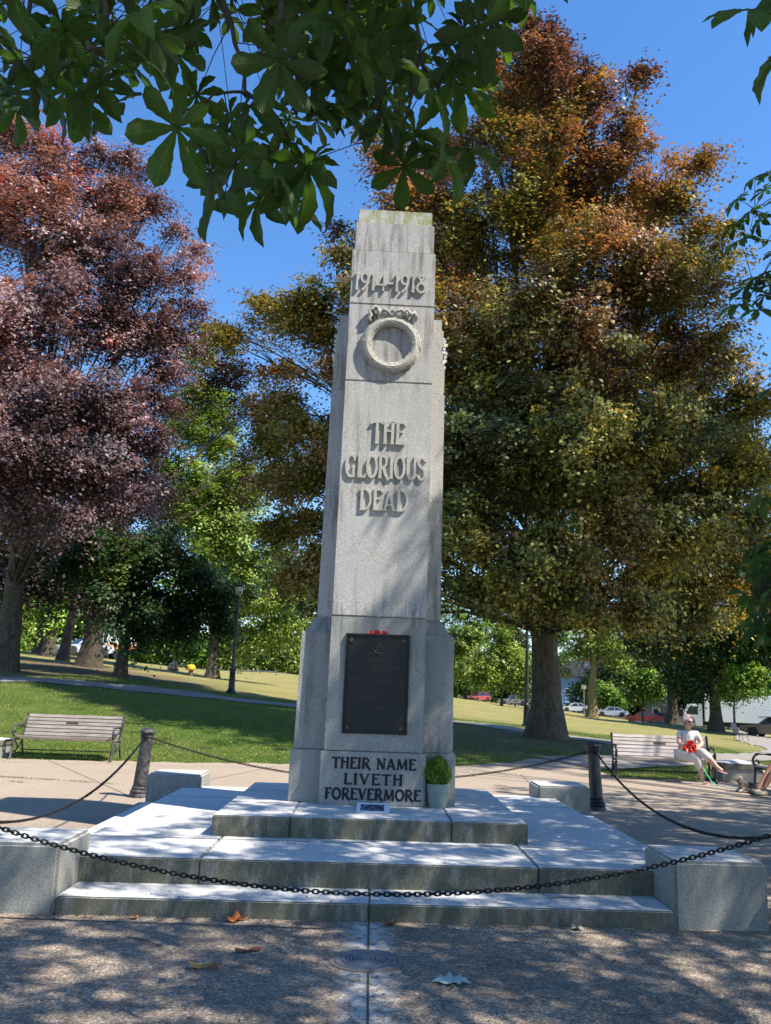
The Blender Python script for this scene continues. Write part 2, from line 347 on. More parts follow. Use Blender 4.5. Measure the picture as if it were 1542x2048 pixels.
# ---------------------------------------------------------------- ground, paving, paths, road
def grid_mesh(xs, ys, zf):
    X, Y = np.meshgrid(xs, ys, indexing='ij'); Z = zf(X, Y); V = np.stack([X, Y, Z], -1).reshape(-1, 3)
    n, m_ = len(xs), len(ys); I = np.arange(n*m_).reshape(n, m_)
    F = np.stack([I[:-1, :-1], I[1:, :-1], I[1:, 1:], I[:-1, 1:]], -1).reshape(-1, 4); return V, F
gx = np.concatenate([[-900, -400, -200], np.arange(-120, -40, 5), np.arange(-40, 45, .8), np.arange(45, 125, 5), [200, 400, 900]])
gy = np.concatenate([[-900, -300, -100, -40, -10, 5, 9.3], np.arange(9.8, 60, .8), np.arange(60, 210, 4), [260, 400, 600, 1200]])
def bumpy(x, y):
    k = np.clip((y-9.5)/4, 0, 1)
    return terr(x, y)+k*(.03*np.sin(x*.9+1.3*np.sin(y*.5))*np.sin(y*.7)+.015*np.sin(x*2.7+y*1.9))
V, F = grid_mesh(gx, gy, bumpy)
tag(link_mesh('lawn', fast_mesh('lawn', V, F), M['lawn'], smooth=True), kind='structure', label='sloping park lawn, green near the paving and dry yellow farther up')
px_ = np.array([-45, -20, -7.6, -4.5, -1.6, 1.9, 3.2, 4.3, 4.9, 5.2, 7.3, 8.5, 10, 16, 45.]); py_ = np.array([8.3, 8.7, 9.1, 9.35, 9.6, 10.1, 10.9, 12.4, 12.2, 9.2, 9.0, 10.2, 12., 13.5, 13.5])
pxs = np.concatenate([np.arange(-45, -9, 1.5), np.arange(-9, 16, .12), np.arange(16, 46, 1.5)])
tt = np.concatenate([np.linspace(0, .93, 12), np.linspace(.94, 1, 10)]); V = []
for x in pxs:
    ye = np.interp(x, px_, py_)+.03*math.sin(x*7)+.04*math.sin(x*2.3+1)+.03*math.sin(x*17); ys_ = -45+(ye+45)*tt
    V += [(x, y, float(bumpy(x, y))+.012) for y in ys_]
n, m_ = len(pxs), len(tt); I = np.arange(n*m_).reshape(n, m_); F = np.stack([I[:-1, :-1], I[1:, :-1], I[1:, 1:], I[:-1, 1:]], -1).reshape(-1, 4)
tag(link_mesh('pavement', fast_mesh('pavement', V, F), M['paving'], smooth=True), kind='structure', label='exposed aggregate paving round the memorial')
PZ = .012
def ribbon(name, pts, wid, mat, dz, label, ends=None, across=7, step=.6):
    P = np.array(pts, float); seg = np.hypot(*np.diff(P, axis=0).T); s = np.concatenate([[0], np.cumsum(seg)])
    q = np.arange(0, s[-1], step); k = max(3, int(2.0/step)); X = np.interp(q, s, P[:, 0]); Y = np.interp(q, s, P[:, 1])
    ker = np.ones(2*k+1)/(2*k+1); X = np.convolve(np.pad(X, k, 'reflect', reflect_type='odd'), ker, 'valid'); Y = np.convolve(np.pad(Y, k, 'reflect', reflect_type='odd'), ker, 'valid')
    T = np.stack([np.gradient(X), np.gradient(Y)], -1); T /= np.linalg.norm(T, axis=1)[:, None]; N = np.stack([-T[:, 1], T[:, 0]], -1)
    V = []
    for i in range(len(q)):
        for j in range(across):
            o = (j/(across-1)-.5)*(wid+.12*math.sin(i*1.7+j))
            x, y = X[i]+N[i, 0]*o, Y[i]+N[i, 1]*o; V.append((x, y, float(bumpy(x, y))+dz))
    I = np.arange(len(V)).reshape(len(q), across); F = np.stack([I[:-1, :-1], I[:-1, 1:], I[1:, 1:], I[1:, :-1]], -1).reshape(-1, 4)
    return tag(link_mesh(name, fast_mesh(name, V, F[:, ::-1]), mat, smooth=True), label, kind='structure')
ribbon('path', [(-45, 12), (-22, 17), (-12.5, 20.6), (-9, 22.2), (-5.5, 23.3), (-2.9, 23.5), (1, 24.2), (4.0, 23.5), (8.3, 20), (9, 16.5), (8, 14)], 1.9, M['pathm'], .025, 'worn asphalt path crossing the lawn behind the memorial')
ribbon('path', [(4.6, 11.4), (7.5, 12.8), (11, 15.5), (15, 21), (19.5, 30), (24, 44), (29, 56)], 2.3, M['pathm'], .03, 'paved path running off behind the benches on the right')
road_pts = [(70, 12), (56, 36), (45, 56), (39, 70), (38.6, 92), (39.5, 106), (38, 120), (34, 134), (29, 152), (24, 168), (16, 190), (4, 230)]
ribbon('road', road_pts, 9, M['asphalt'], .05, 'street with parked cars at the far side of the park', step=1.5)
ribbon('road', [(-60, 58), (-42, 64), (-24, 70.5), (-10, 84), (0, 110), (2, 150)], 7, M['asphalt'], .05, 'street glimpsed under the trees on the left', step=1.5)

# pavement joints and the strip of seam at the manhole
MHX, MHY = -.015, -3.79
def strips(name, segs, wid, mat, z, parent=None, label=None):
    b = MB()
    for (x0, y0), (x1, y1) in segs:
        d = Vector((x1-x0, y1-y0)).normalized(); nn = Vector((-d.y, d.x))*wid/2
        b.add([(x0+nn.x, y0+nn.y, z), (x0-nn.x, y0-nn.y, z), (x1-nn.x, y1-nn.y, z), (x1+nn.x, y1+nn.y, z)], [(0, 1, 2, 3)])
    return b.build(name, mat, parent)
jm = plain('dirt_joint', (.10, .085, .065), .95, 0, .5, 30)
sg = [((.0, -8), (.0, MHY-.222)), ((.0, MHY+.222), (0, -2.9)), ((-2.6, -3.02), (-.3, -3.1)), ((-3.5, 3.7), (-6.6, 9.0)), ((3.6, 3.4), (9, 1.5)), ((3.2, 9.5), (2.75, 3.2)), ((-6, 4.9), (-12, 8.6)), ((3.4, 7.6), (14, 3.6)), ((-2, 9.2), (-3.4, 3.9)), ((-8, 8.2), (-1.6, 8.9))]
tag(strips('pavement_joints', sg, .014, jm, PZ+.004), 'dirt filled joint lines between the paving slabs', kind='structure')

# ---------------------------------------------------------------- memorial steps and corner blocks
W1, H1, W2, H2, W3, H3, BX, HB = 2.894, .1305, 2.433, .3161, 1.405, .4922, 2.203, .4738
base = empty('stepped_base', (0, 0, 0), 'pale granite platform of three stepped tiers carrying the war memorial', 'steps')
def tier(name, W, z0, z1, cuts_x, cuts_y, mat, gap=.008, inner=None, side_only=None):
    b = MB(); xs_ = [-W]+cuts_x+[W]; ys_ = [-W]+cuts_y+[W]
    for i in range(len(xs_)-1):
        for j in range(len(ys_)-1):
            b.box((xs_[i]+gap/2*(i > 0), ys_[j]+gap/2*(j > 0), z0), (xs_[i+1]-gap/2*(i < len(xs_)-2), ys_[j+1]-gap/2*(j < len(ys_)-2), z1))
    o = b.build(name, mat, base, bevel=.009)
    c = MB(); c.box((-W+.03, -W+.03, z0+.002), (W-.03, W-.03, z1-.018)); c.build('joint_bed', M['joint'], o)
    return o
def low():
    b = MB(); g = .006
    for sx, sy in ((1, 0), (-1, 0), (0, 1), (0, -1)):       # four strips between the corner blocks, each of two stones
        for h in (0, 1):
            a0, a1 = (-BX+g, -g/2) if h == 0 else (g/2, BX-g)
            if sx == 0: y0, y1 = sorted((sy*(W2-.1), sy*W1)); b.box((a0, y0, 0), (a1, y1, H1))
            else: x0, x1 = sorted((sx*(W2-.1), sx*W1)); b.box((x0, a0, 0), (x1, a1, H1))
    return b.build('lower_step', M['granite_pale'], base, bevel=.009)
lo = low()
tier('landing', W2, H1*.2, H2, [-1.3, 1.3], [-1.55, 1.3], M['granite_pale'])
tier('upper_step', W3, H2-.02, H3, [-.72, .72], [-.45, .6], M['granite_pale'])
words = {(-1, -1): 'granite corner block at the front left, cut off by the edge of the photo', (1, -1): 'granite corner block at the front right with a streak of sun', (-1, 1): 'smaller looking granite corner block at the rear left beside the worn bollard', (1, 1): 'smaller looking granite corner block at the rear right beside the black bollard'}
for (sx, sy), lb in words.items():
    b = MB(); x0, x1 = sorted((sx*(BX-BX+0), sx*(W1-BX))); y0, y1 = sorted((0, sy*(W1-BX)))
    # the landing's corner is cut away inside the block, so the block is proud of it by 3 mm
    o = b.box((x0, y0, -.02), (x1, y1, HB)).build('corner_block', M['granite_block'], None, bevel=.022)
    o.location = (sx*BX, sy*BX, 0)
    tag(o, lb, 'stone block', 'granite blocks on the corners of the steps')

# ---------------------------------------------------------------- lettering: stroke glyphs on a unit cap height
def arc(cx, cy, rx, ry, a0, a1, n=14): return [(cx+rx*math.cos(R(a0+(a1-a0)*i/n)), cy+ry*math.sin(R(a0+(a1-a0)*i/n))) for i in range(n+1)]
S_, B_ = 1., .62          # stem / bar weights
GL = {
 'T': (.62, [([(.31, 0), (.31, .95)], S_), ([(.0, .86), (.03, .95), (.59, .95), (.62, .86)], B_), ([(.2, .03), (.42, .03)], B_)]),
 'H': (.68, [([(.13, 0), (.13, 1)], S_), ([(.55, 0), (.55, 1)], S_), ([(.13, .58), (.55, .58)], B_)]+[([(x-.11, y), (x+.11, y)], B_*.8) for x in (.13, .55) for y in (.03, .97)]),
 'E': (.56, [([(.13, 0), (.13, 1)], S_), ([(.02, .96), (.5, .96), (.53, .84)], B_), ([(.13, .56), (.42, .56)], B_), ([(.02, .04), (.53, .04), (.56, .17)], B_)]),
 'L': (.54, [([(.13, 0), (.13, 1)], S_), ([(.03, .97), (.23, .97)], B_), ([(.03, .04), (.5, .04), (.54, .18)], B_)]),
 'I': (.26, [([(.13, 0), (.13, 1)], S_), ([(.02, .97), (.24, .97)], B_), ([(.02, .03), (.24, .03)], B_)]),
 'O': (.74, [(arc(.37, .5, .3, .46, 0, 360, 26), S_*.9)]),
 'G': (.74, [(arc(.38, .5, .3, .46, 50, 300, 20), S_*.9), ([(.55, .0), (.55, .46)], S_*.9), ([(.42, .46), (.66, .46)], B_), ([(.575, .88), (.6, .72)], B_)]),
 'R': (.68, [([(.13, 0), (.13, 1)], S_), ([(.03, .96), (.3, .96)]+arc(.3, .73, .22, .23, 90, -90, 10)+[(.13, .5)], B_*1.15), ([(.3, .5), (.46, .2), (.62, .0), (.70, -.06)], S_), ([(.03, .03), (.24, .03)], B_*.8)]),
 'U': (.7, [([(.13, 1), (.13, .35)]+arc(.35, .3, .22, .26, 180, 270, 7), S_), (arc(.35, .3, .22, .26, 270, 360, 7)+[(.57, 1)], S_*.8), ([(.03, .97), (.24, .97)], B_), ([(.47, .97), (.67, .97)], B_)]),
 'S': (.56, [([(.5, .8), (.45, .93)]+arc(.28, .76, .2, .2, 60, 250, 10)+arc(.27, .26, .22, .24, 60, -120, 12)+[(.05, .2)], S_*.85)]),
 'D': (.72, [([(.13, 0), (.13, 1)], S_), ([(.02, .96), (.25, .96)]+arc(.27, .5, .36, .46, 90, -90, 18)+[(.02, .04)], B_*1.2)]),
 'A': (.72, [([(.1, 0), (.36, .98)], B_*1.1), ([(.34, .98), (.62, 0)], S_), ([(.18, .27), (.55, .27)], B_), ([(.0, .03), (.2, .03)], B_*.8), ([(.52, .03), (.72, .03)], B_*.8)]),
 'N': (.74, [([(.13, 0), (.13, .98)], B_), ([(.11, .98), (.6, .02)], S_), ([(.61, 0), (.61, 1)], B_), ([(.02, .97), (.16, .97)], B_*.8), ([(.03, .03), (.23, .03)], B_*.8), ([(.51, .97), (.71, .97)], B_*.8)]),
 'M': (.92, [([(.13, 0), (.17, .98)], B_), ([(.17, .98), (.45, .08)], S_), ([(.45, .08), (.74, .98)], B_), ([(.74, .98), (.79, 0)], S_), ([(.03, .03), (.23, .03)], B_*.8), ([(.69, .03), (.89, .03)], B_*.8)]),
 'V': (.7, [([(.1, 1), (.36, .02)], S_), ([(.35, .02), (.6, 1)], B_), ([(.0, .97), (.2, .97)], B_*.8), ([(.5, .97), (.7, .97)], B_*.8)]),
 'F': (.52, [([(.13, 0), (.13, 1)], S_), ([(.02, .96), (.48, .96), (.52, .82)], B_), ([(.13, .54), (.4, .54)], B_), ([(.02, .03), (.24, .03)], B_*.8)]),
 'C': (.66, [(arc(.38, .5, .3, .46, 50, 310, 20), S_*.9)]), 'Z': (.6, [([(.06, .95), (.54, .95)], B_), ([(.52, .93), (.08, .05)], S_), ([(.06, .04), (.56, .04)], B_)]),
 'W': (.95, [([(.1, 1), (.28, .02)], S_), ([(.28, .02), (.47, .9)], B_), ([(.47, .9), (.66, .02)], S_), ([(.66, .02), (.85, 1)], B_)]),
 'Y': (.64, [([(.08, 1), (.32, .5)], S_), ([(.32, .5), (.57, 1)], B_), ([(.32, .5), (.32, 0)], S_)]),
 '1': (.26, [([(.14, 0), (.14, 1), (.04, .9)], S_), ([(.06, .02), (.22, .02)], B_)]),
 '9': (.56, [(arc(.28, .7, .2, .26, 0, 360, 18), S_*.85), ([(.48, .68), (.44, .4), (.3, .14), (.12, -.02)], S_)]),
 '4': (.58, [([(.42, -.02), (.42, 1), (.04, .34), (.54, .34)], S_*.8)]),
 '8': (.60, [(arc(.30, .28, .24, .26, 0, 360, 20), S_*.9), ([(.10, .97), (.42, .52)], S_*.9), ([(.50, .97), (.18, .52)], S_*.8), ([(.05, .96), (.55, .96)], B_)]),
 '-': (.36, [([(.03, .45), (.33, .45)], S_)]), ' ': (.36, [])}
def lettering(name, s, x0, x1, z0, z1, yf, depth, mat, parent, weight=.115, gap=.07, skew=0.):
    tot = sum(GL[c][0] for c in s)+gap*(len(s)-1); k = (x1-x0)/tot; hh = z1-z0; b = MB(); x = 0; e = 0
    if ' ' in s:                                            # every word is a part of its own
        for wd_ in s.split(' '):
            wl_ = sum(GL[c][0] for c in wd_)+gap*(len(wd_)-1); lettering(name, wd_, x0+x*k, x0+(x+wl_)*k, z0, z1, yf, depth, mat, parent, weight, gap, skew); x += wl_+gap*2+GL[' '][0]
        return
    yfun = yf if callable(yf) else (lambda z: yf)
    for c in s:
        for pts, wt in GL[c][1]:
            P = [Vector(((x+px)*k+x0, py*hh+z0)) for px, py in pts]; hw = weight*wt*hh/2
            closed = (P[0]-P[-1]).length < .01*hh and len(P) > 4
            if closed: P = P[:-1]
            n_ = len(P); L = []; Rr = []
            for i in range(n_):
                if closed: t0 = P[i]-P[i-1]; t1 = P[(i+1) % n_]-P[i]
                else: t0 = P[i]-P[i-1] if i else P[1]-P[0]; t1 = P[i+1]-P[i] if i < n_-1 else t0
                t0 = t0.normalized(); t1 = t1.normalized(); t = (t0+t1).normalized(); nn = Vector((-t.y, t.x)); mlt = min(1.5, 1/max(.5, nn.dot(Vector((-t0.y, t0.x)))))
                L.append(P[i]+nn*hw*mlt); Rr.append(P[i]-nn*hw*mlt)
            e = (e+1) % 5; d = depth+e*.0005; vs_ = []
            for i in range(n_):
                for q, dd in ((L[i], 0), (L[i], d), (Rr[i], d), (Rr[i], 0)): vs_.append((q.x+skew*q.y, yfun(q.y)+.004-dd-(.004 if dd else 0), q.y))
            fs = []
            for i in range(n_ if closed else n_-1):
                a, b2 = i*4, ((i+1) % n_)*4
                for u_ in range(4): fs.append((a+u_, b2+u_, b2+(u_+1) % 4, a+(u_+1) % 4))
            if not closed: fs += [(0, 1, 2, 3), tuple((n_-1)*4+q for q in (3, 2, 1, 0))]
            b.add(vs_, fs)
        x += GL[c][0]+gap
    return b.build(name, mat, parent)

# ---------------------------------------------------------------- war memorial
YC = .22; mon = empty('war_memorial', (0, 0, 0), 'tall tapering grey granite cenotaph with wreath, raised lettering and dark plaque', 'war memorial')
def rings(name, rs, mat, bevel=.008, mb=None):     # rs: (z, half width, y front, y back)
    b = mb or MB(); vs_ = []
    for z, hx, y0, y1 in rs: vs_ += [(-hx, y0, z), (hx, y0, z), (hx, y1, z), (-hx, y1, z)]
    fs = [(3, 2, 1, 0)]+[(i*4+j, i*4+(j+1) % 4, (i+1)*4+(j+1) % 4, (i+1)*4+j) for i in range(len(rs)-1) for j in range(4)]+[tuple((len(rs)-1)*4+j for j in range(4))]
    b.add(vs_, fs)
    return b if mb is not None or name is None else b.build(name, mat, mon, bevel=bevel)
def yf(z): return -.4553+.0152*(z-1.013)
def hwp(z): return float(np.interp(z, [1.013, 2.379, 5.0, 6.61], [.508, .4995, .489, .484]))
def yb(z): return 2*YC-yf(z)
G_ = .005
rings('inscription_block', [(H3, .5357, -.483, .923), (1.013-G_, .5345, -.483, .923)], M['granite_low'])
def course(name, z0, z1, mat): return rings(name, [(z0, hwp(z0), yf(z0), yb(z0)), (z1-G_, hwp(z1), yf(z1), yb(z1))], mat)
course('plaque_course', 1.013, 2.379, M['granite_low']); course('shaft', 2.379, 5.0, M['granite']); course('wreath_course', 5.0, 5.933, M['granite']); course('date_course', 5.933, 6.61, M['granite'])
rings('top_course', [(6.61, .462, yf(6.6)+.022, yb(6.6)-.022), (6.976, .4595, yf(6.9)+.024, yb(6.9)-.024)], M['granite'])
rings('capstone', [(6.976, .4354, yf(6.9)+.055, yb(6.9)-.055), (7.164, .4335, yf(6.9)+.057, yb(6.9)-.057)], M['granite_cap'])
rings('joint_bed', [(H3+.01, .49, -.42, .86), (6.6, .46, -.33, .78)], M['joint'], 0)
wy = lambda y: 2*YC-y
rings('wing_base', [(H3, .8509, -.3245, wy(-.3245)), (1.013-G_, .849, -.3245, wy(-.3245))], M['granite_low'])
rings('wing_pedestal', [(1.013, .8205, -.294, wy(-.294)), (2.198, .8086, -.283, wy(-.283)), (2.205, .800, -.277, wy(-.277)), (2.235, .752, -.25, wy(-.25)), (2.27, .727, -.236, wy(-.236)), (2.31, .715, -.226, wy(-.226)), (2.335, .703, -.218, wy(-.218)), (2.345, .688, -.21, wy(-.21)), (2.349, .678, -.203, wy(-.203)), (2.375, .6760, -.201, wy(-.201))], M['granite_low'], bevel=.0)
rings('wing_shaft', [(2.375, .6641, -.194, wy(-.194)), (4.967-G_, .6451, -.178, wy(-.178))], M['granite'])
rings('wing_top', [(4.967, .6007, -.152, wy(-.152)), (5.888, .5937, -.146, wy(-.146))], M['granite'])
rings('joint_bed', [(.9, .79, -.24, wy(-.24)), (2.1, .77, -.23, wy(-.23))], M['joint'], 0)
b = MB(); b.box((-.57, -.12, 4.9), (.57, .56, 5.2)); b.build('joint_bed', M['joint'], mon)
for sx in (-1, 1):                                   # upright torch carved in relief on each side
    b = MB(); x0 = sx*.585
    def bx(y0, y1, z0, z1, d): b.box((min(x0, sx*(.6+d)), y0, z0), (max(x0, sx*(.6+d)), y1, z1))
    bx(-.13, .0, 4.975, 5.36, .028); bx(.03, .19, 4.975, 5.36, .034); bx(-.115, -.02, 5.0, 5.33, .043); bx(.25, .41, 4.975, 5.36, .034); bx(.44, .57, 4.975, 5.36, .028)
    for i in range(26):
        a = random.uniform(5.36, 5.78); yy = random.uniform(-.12, .56); h = random.uniform(.05, .11); d = random.uniform(.025, .055)
        b.tube([(sx*(.6+d*.4), yy-.04, a-h/2), (sx*(.6+d), yy, a), (sx*(.6+d*.3), yy+.05, a+h/2)], [.012, .028, .008], 6)
    bx(-.13, .57, 5.37, 5.76, .018)
    b.build('torch_relief', M['letter'], mon, bevel=.003)

# inscriptions
yl = lambda z: yf(z)
lettering('raised_lettering', 'THE', -.165, .205, 4.265, 4.525, yl, .026, M['letter'], mon, .125, .03)
lettering('raised_lettering', 'GLORIOUS', -.435, .445, 3.875, 4.135, yl, .022, M['letter'], mon, .12, .03)
lettering('raised_lettering', 'DEAD', -.262, .27, 3.515, 3.755, yl, .022, M['letter'], mon, .13, .04)
lettering('raised_dates', '1914-1918', -.435, .385, 6.09, 6.305, yl, .026, M['letter'], mon, .13, .07)
lettering('black_lettering', 'THEIR NAME', -.413, .432, .845, .952, -.483, .002, M['black_paint'], mon, .25, .05)
lettering('black_lettering', 'LIVETH', -.288, .305, .693, .797, -.483, .002, M['black_paint'], mon, .25, .12)
lettering('black_lettering', 'FOREVERMORE', -.468, .488, .548, .655, -.483, .002, M['black_paint'], mon, .25, .05)

# wreath: overlapping laurel leaves round a ring, crossed bands and a knotted ribbon
wr = empty('wreath', (0.01, yf(5.43)-.0, 5.435), None, None); wr.parent = mon
RW, RT = .275, .052
b = MB()
b.tube([(RW*math.cos(R(a)), -.022, RW*math.sin(R(a))) for a in range(0, 360, 6)], .05, 10, closed=True)
for k in range(44):
    a = 2*math.pi*k/46; dirn = 1 if math.sin(a+math.pi/2) > 0 else -1; dirn = -1 if math.cos(a) > 0 else 1
    for j in range(6):
        ph = R(-70+j*36+ (k % 2)*14)                  # round the tube: 0 = towards the viewer
        ra = RW+RT*math.sin(ph); yy = -.02-RT*.75*math.cos(ph)
        L = .085; wdt = .0135; ca, sa = math.cos(a), math.sin(a); tx, tz_ = -sa*dirn, ca*dirn
        rx, rz = ca*math.cos(ph), sa*math.cos(ph); ny = math.sin(ph)
        c0 = Vector((ra*ca, yy, ra*sa)); T = Vector((tx, 0, tz_)); N = Vector((ca*math.sin(ph), -math.cos(ph), sa*math.sin(ph))); S = T.cross(N)
        p0 = c0-T*L*.5-N*.006; pm = c0+N*.010; p1 = c0+T*L*.55+N*.012; pl = c0+S*wdt-N*.004; pr_ = c0-S*wdt-N*.004; bk = c0-N*.02
        b.add([p0, pl, p1, pr_, pm, bk], [(0, 1, 4), (1, 2, 4), (2, 3, 4), (3, 0, 4), (1, 0, 5), (2, 1, 5), (3, 2, 5), (0, 3, 5)])
b.build('laurel_ring', M['letter'], wr)
for a in (90, 3, 180, 268):                            # crossed bands
    b = MB()
    for s in (-1, 1):
        pts = []
        for i in range(9):
            ph = R(-95+i*24); aa = R(a)+s*(i-4)*.045; ra = RW+(RT+.004)*math.sin(ph); pts.append((ra*math.cos(aa), -.02-(RT*.76+.004)*math.cos(ph), ra*math.sin(aa)))
        b.tube(pts, .009, 5)
    b.build('crossed_band', M['letter'], wr)
b = MB()
def rib(pts, w=.02): b.tube([(x, y*.7, z) for x, y, z in pts], [w*.8]+[w*1.35]*(len(pts)-2)+[w*.6], 7, flat=.7)
z0 = .33
rib([(0, -.07, z0), (-.05, -.08, z0+.05), (-.10, -.07, z0+.075), (-.13, -.06, z0+.04), (-.09, -.06, z0+.01), (-.02, -.07, z0)])
rib([(0, -.07, z0), (.05, -.085, z0+.06), (.10, -.08, z0+.085), (.13, -.06, z0+.05), (.09, -.06, z0+.015), (.02, -.07, z0)])
rib([(-.03, -.06, z0+.01), (-.0, -.075, z0+.085), (.03, -.06, z0+.02)], .026)
rib([(-.10, -.05, z0+.02), (-.15, -.055, z0+.06), (-.19, -.06, z0+.11), (-.22, -.05, z0+.06), (-.26, -.055, z0+.075), (-.24, -.05, z0+.01), (-.27, -.04, z0-.03), (-.23, -.04, z0-.06)], .027)
rib([(.10, -.05, z0+.02), (.16, -.06, z0+.085), (.19, -.055, z0+.05), (.22, -.06, z0+.02), (.25, -.05, z0+.06), (.27, -.05, z0+.01), (.24, -.04, z0-.05)], .026)
rib([(-.17, -.05, z0+.1), (-.155, -.06, z0+.05), (-.13, -.05, z0-.01)], .03); rib([(.15, -.05, z0+.09), (.16, -.06, z0+.04), (.18, -.05, z0-.01)], .028)
b.build('ribbon', M['letter'], wr, smooth=True)

# plaque
pq = empty('plaque', (0, yf(1.69), 1.69), None, None); pq.parent = mon
b = MB(); b.box((-.333, -.012, -.505), (.333, .03, .505)); b.build('backplate', M['bronze'], pq, bevel=.003)
b = MB()
for d, w0, t_ in ((0, .018, .026), (.026, .006, .019)):
    X0, Z0 = .333-d, .505-d
    for q in (((-X0, -t_, -Z0), (X0, -.008, -Z0+w0)), ((-X0, -t_, Z0-w0), (X0, -.008, Z0)), ((-X0, -t_+.0004, -Z0+w0), (-X0+w0, -.008, Z0-w0)), ((X0-w0, -t_+.0004, -Z0+w0), (X0, -.008, Z0-w0))): b.box(*q)
b.build('frame', M['bronze'], pq, bevel=.002)
for sx in (-1, 1):
    for sz in (-1, 1):
        b = MB(); cx, cz = sx*.272, sz*.44
        for k in range(8): a = k*math.pi/4; b.tube([(cx, -.016, cz), (cx+.024*math.cos(a), -.022, cz+.024*math.sin(a))], [.003, .0075], 5)
        b.lathe([(0, -.027), (.006, -.024), (.008, -.014)], 10, (cx, 0, cz), axis='y'); b.build('rosette', M['bronze_bright'] , pq)
b = MB(); b.tube([(.045*math.cos(R(a)), -.016, .36+.045*math.sin(R(a))) for a in range(0, 360, 15)], .006, 6, closed=True)
b.tube([(.014*math.cos(R(a)), -.016, .36+.018*math.sin(R(a))) for a in range(0, 360, 30)], .006, 6, closed=True)
b.tube([(-.085, -.014, .318), (-.05, -.016, .302), (0, -.016, .310), (.05, -.016, .302), (.085, -.014, .318)], .006, 6)
b.build('emblem', M['bronze_text'], pq)
for s, z, hw, h in (('IN MEMORY OF', .21, .17, .026), ('THE CITIZENS', .135, .235, .04), ('OF', .08, .03, .026), ('NORTH VANCOUVER', .01, .27, .036), ('WHO FELL IN', -.10, .15, .026), ('THE GREAT WAR', -.165, .19, .03), ('1914-1918', -.25, .1, .028)):
    lettering('plaque_lettering', s, -hw, hw, z, z+h, -.012, .005, M['bronze_text'], pq, .16, .08)
mon['label'] = 'tall tapering grey granite cenotaph with wreath, raised lettering and dark plaque'

# poppies on the plaque frame
pm_ = {'pop_a': plain('pink_red_felt', (.55, .10, .12), .8), 'pop_b': plain('red_felt', (.42, .012, .015), .8), 'bk': plain('black_button', (.01, .01, .01), .5), 'rd': plain('red_button', (.35, .01, .01), .5)}
for (x, z, mt, bt, lb) in ((-.078, 2.206, 'pop_a', 'rd', 'faded pink poppy with a red centre, leftmost of three above the plaque'), (-.012, 2.212, 'pop_b', 'bk', 'bright red poppy in the middle of three above the plaque'), (.063, 2.205, 'pop_b', 'bk', 'dark red poppy, rightmost of three above the plaque')):
    e_ = empty('poppy', (x, yf(2.2)-.012, z), lb, 'poppy', 'remembrance poppies on the plaque')
    b = MB(); n_ = 24; vs_ = [(0, -.008, 0)]+[((.030+.003*math.cos(2*a_))*math.cos(a_), -.012-.003*math.cos(4*a_), (.030+.003*math.cos(2*a_))*math.sin(a_)) for a_ in [2*math.pi*i/n_ for i in range(n_)]]+[(.024*math.cos(2*math.pi*i/n_), .002, .024*math.sin(2*math.pi*i/n_)) for i in range(n_)]
    b.add(vs_, [(0, 1+(i+1) % n_, 1+i) for i in range(n_)]+[(1+i, 1+(i+1) % n_, 1+n_+(i+1) % n_, 1+n_+i) for i in range(n_)]+[tuple(1+n_+i for i in range(n_))]); b.build('petals', pm_[mt], e_)
    b = MB(); b.lathe([(0, -.019), (.006, -.018), (.0075, -.012), (.0075, -.006)], 12, axis='y'); b.build('centre', pm_[bt], e_)

# laminated card lying on the upper step
crd = empty('laminated_card', (.012, -1.0, H3+.001), 'laminated card with a blue photo propped on the step below the inscription', 'card', rz=R(-2)); crd.rotation_euler = (R(24), 0, R(-2))
b = MB(); b.box((-.155, 0, 0), (.155, .17, .003)); b.build('card', (plain('card_paper', (.6, .63, .7), .2)), crd)
t = NT('card_print'); n_ = t.noise(t.coord('Object'), 18, 3); mt = t.done(t.ramp(n_, [(.35, (.04, .05, .08)), (.5, (.09, .12, .2)), (.65, (.25, .29, .38))], 'CONSTANT'), .2)
b = MB(); b.box((-.12, .03, .0032), (.105, .14, .0045)); b.build('photo_print', mt, crd); b = MB(); b.hexa([(-.04, .12, 0), (.04, .12, 0), (.04, .123, 0), (-.04, .123, 0), (-.04, .10, -.052), (.04, .10, -.052), (.04, .103, -.052), (-.04, .103, -.052)]); b.build('stand', plain('card_stand', (.5, .5, .5)), crd)

# potted shrub
pot = empty('potted_shrub', (.662, -.47, H3), 'small bright green conifer in a grey green pot beside the inscription', 'potted plant')
b = MB(); b.lathe([(.0, 0), (.078, 0), (.084, .01), (.103, .155), (.109, .16), (.113, .228), (.108, .232), (.102, .228), (.098, .16)], 32); b.build('pot', plain('grey_green_pot', (.17, .23, .22), .55, 0, .12, 12), pot, auto=40)
b = MB(); b.lathe([(0, .222), (.06, .22), (.101, .214), (.1, .2)], 20); b.build('soil', plain('potting_soil', (.30, .22, .14), .95, 0, .5, 40), pot)
N_ = 5200; hs = rng.random(N_); th = rng.uniform(0, 2*np.pi, N_); rr = np.sqrt(rng.random(N_))
pr_ = np.interp(hs, [0, .25, .65, .88, 1], [.10, .135, .115, .075, .02]); q = rr*pr_; lump = 1+.18*np.sin(th*3+hs*7)
pos = np.stack([q*np.cos(th)*lump-.006, q*np.sin(th)*lump, .225+hs*.255], -1)
d = np.stack([np.cos(th)*q*4, np.sin(th)*q*4, np.full(N_, .7)], -1)+rng.normal(0, .35, (N_, 3)); d /= np.linalg.norm(d, axis=1)[:, None]
s = np.cross(d, rng.normal(0, 1, (N_, 3))); s /= np.linalg.norm(s, axis=1)[:, None]
L = rng.uniform(.02, .045, N_)[:, None]; V = np.stack([pos-s*.0035, pos+s*.0035, pos+d*L], 1).reshape(-1, 3)
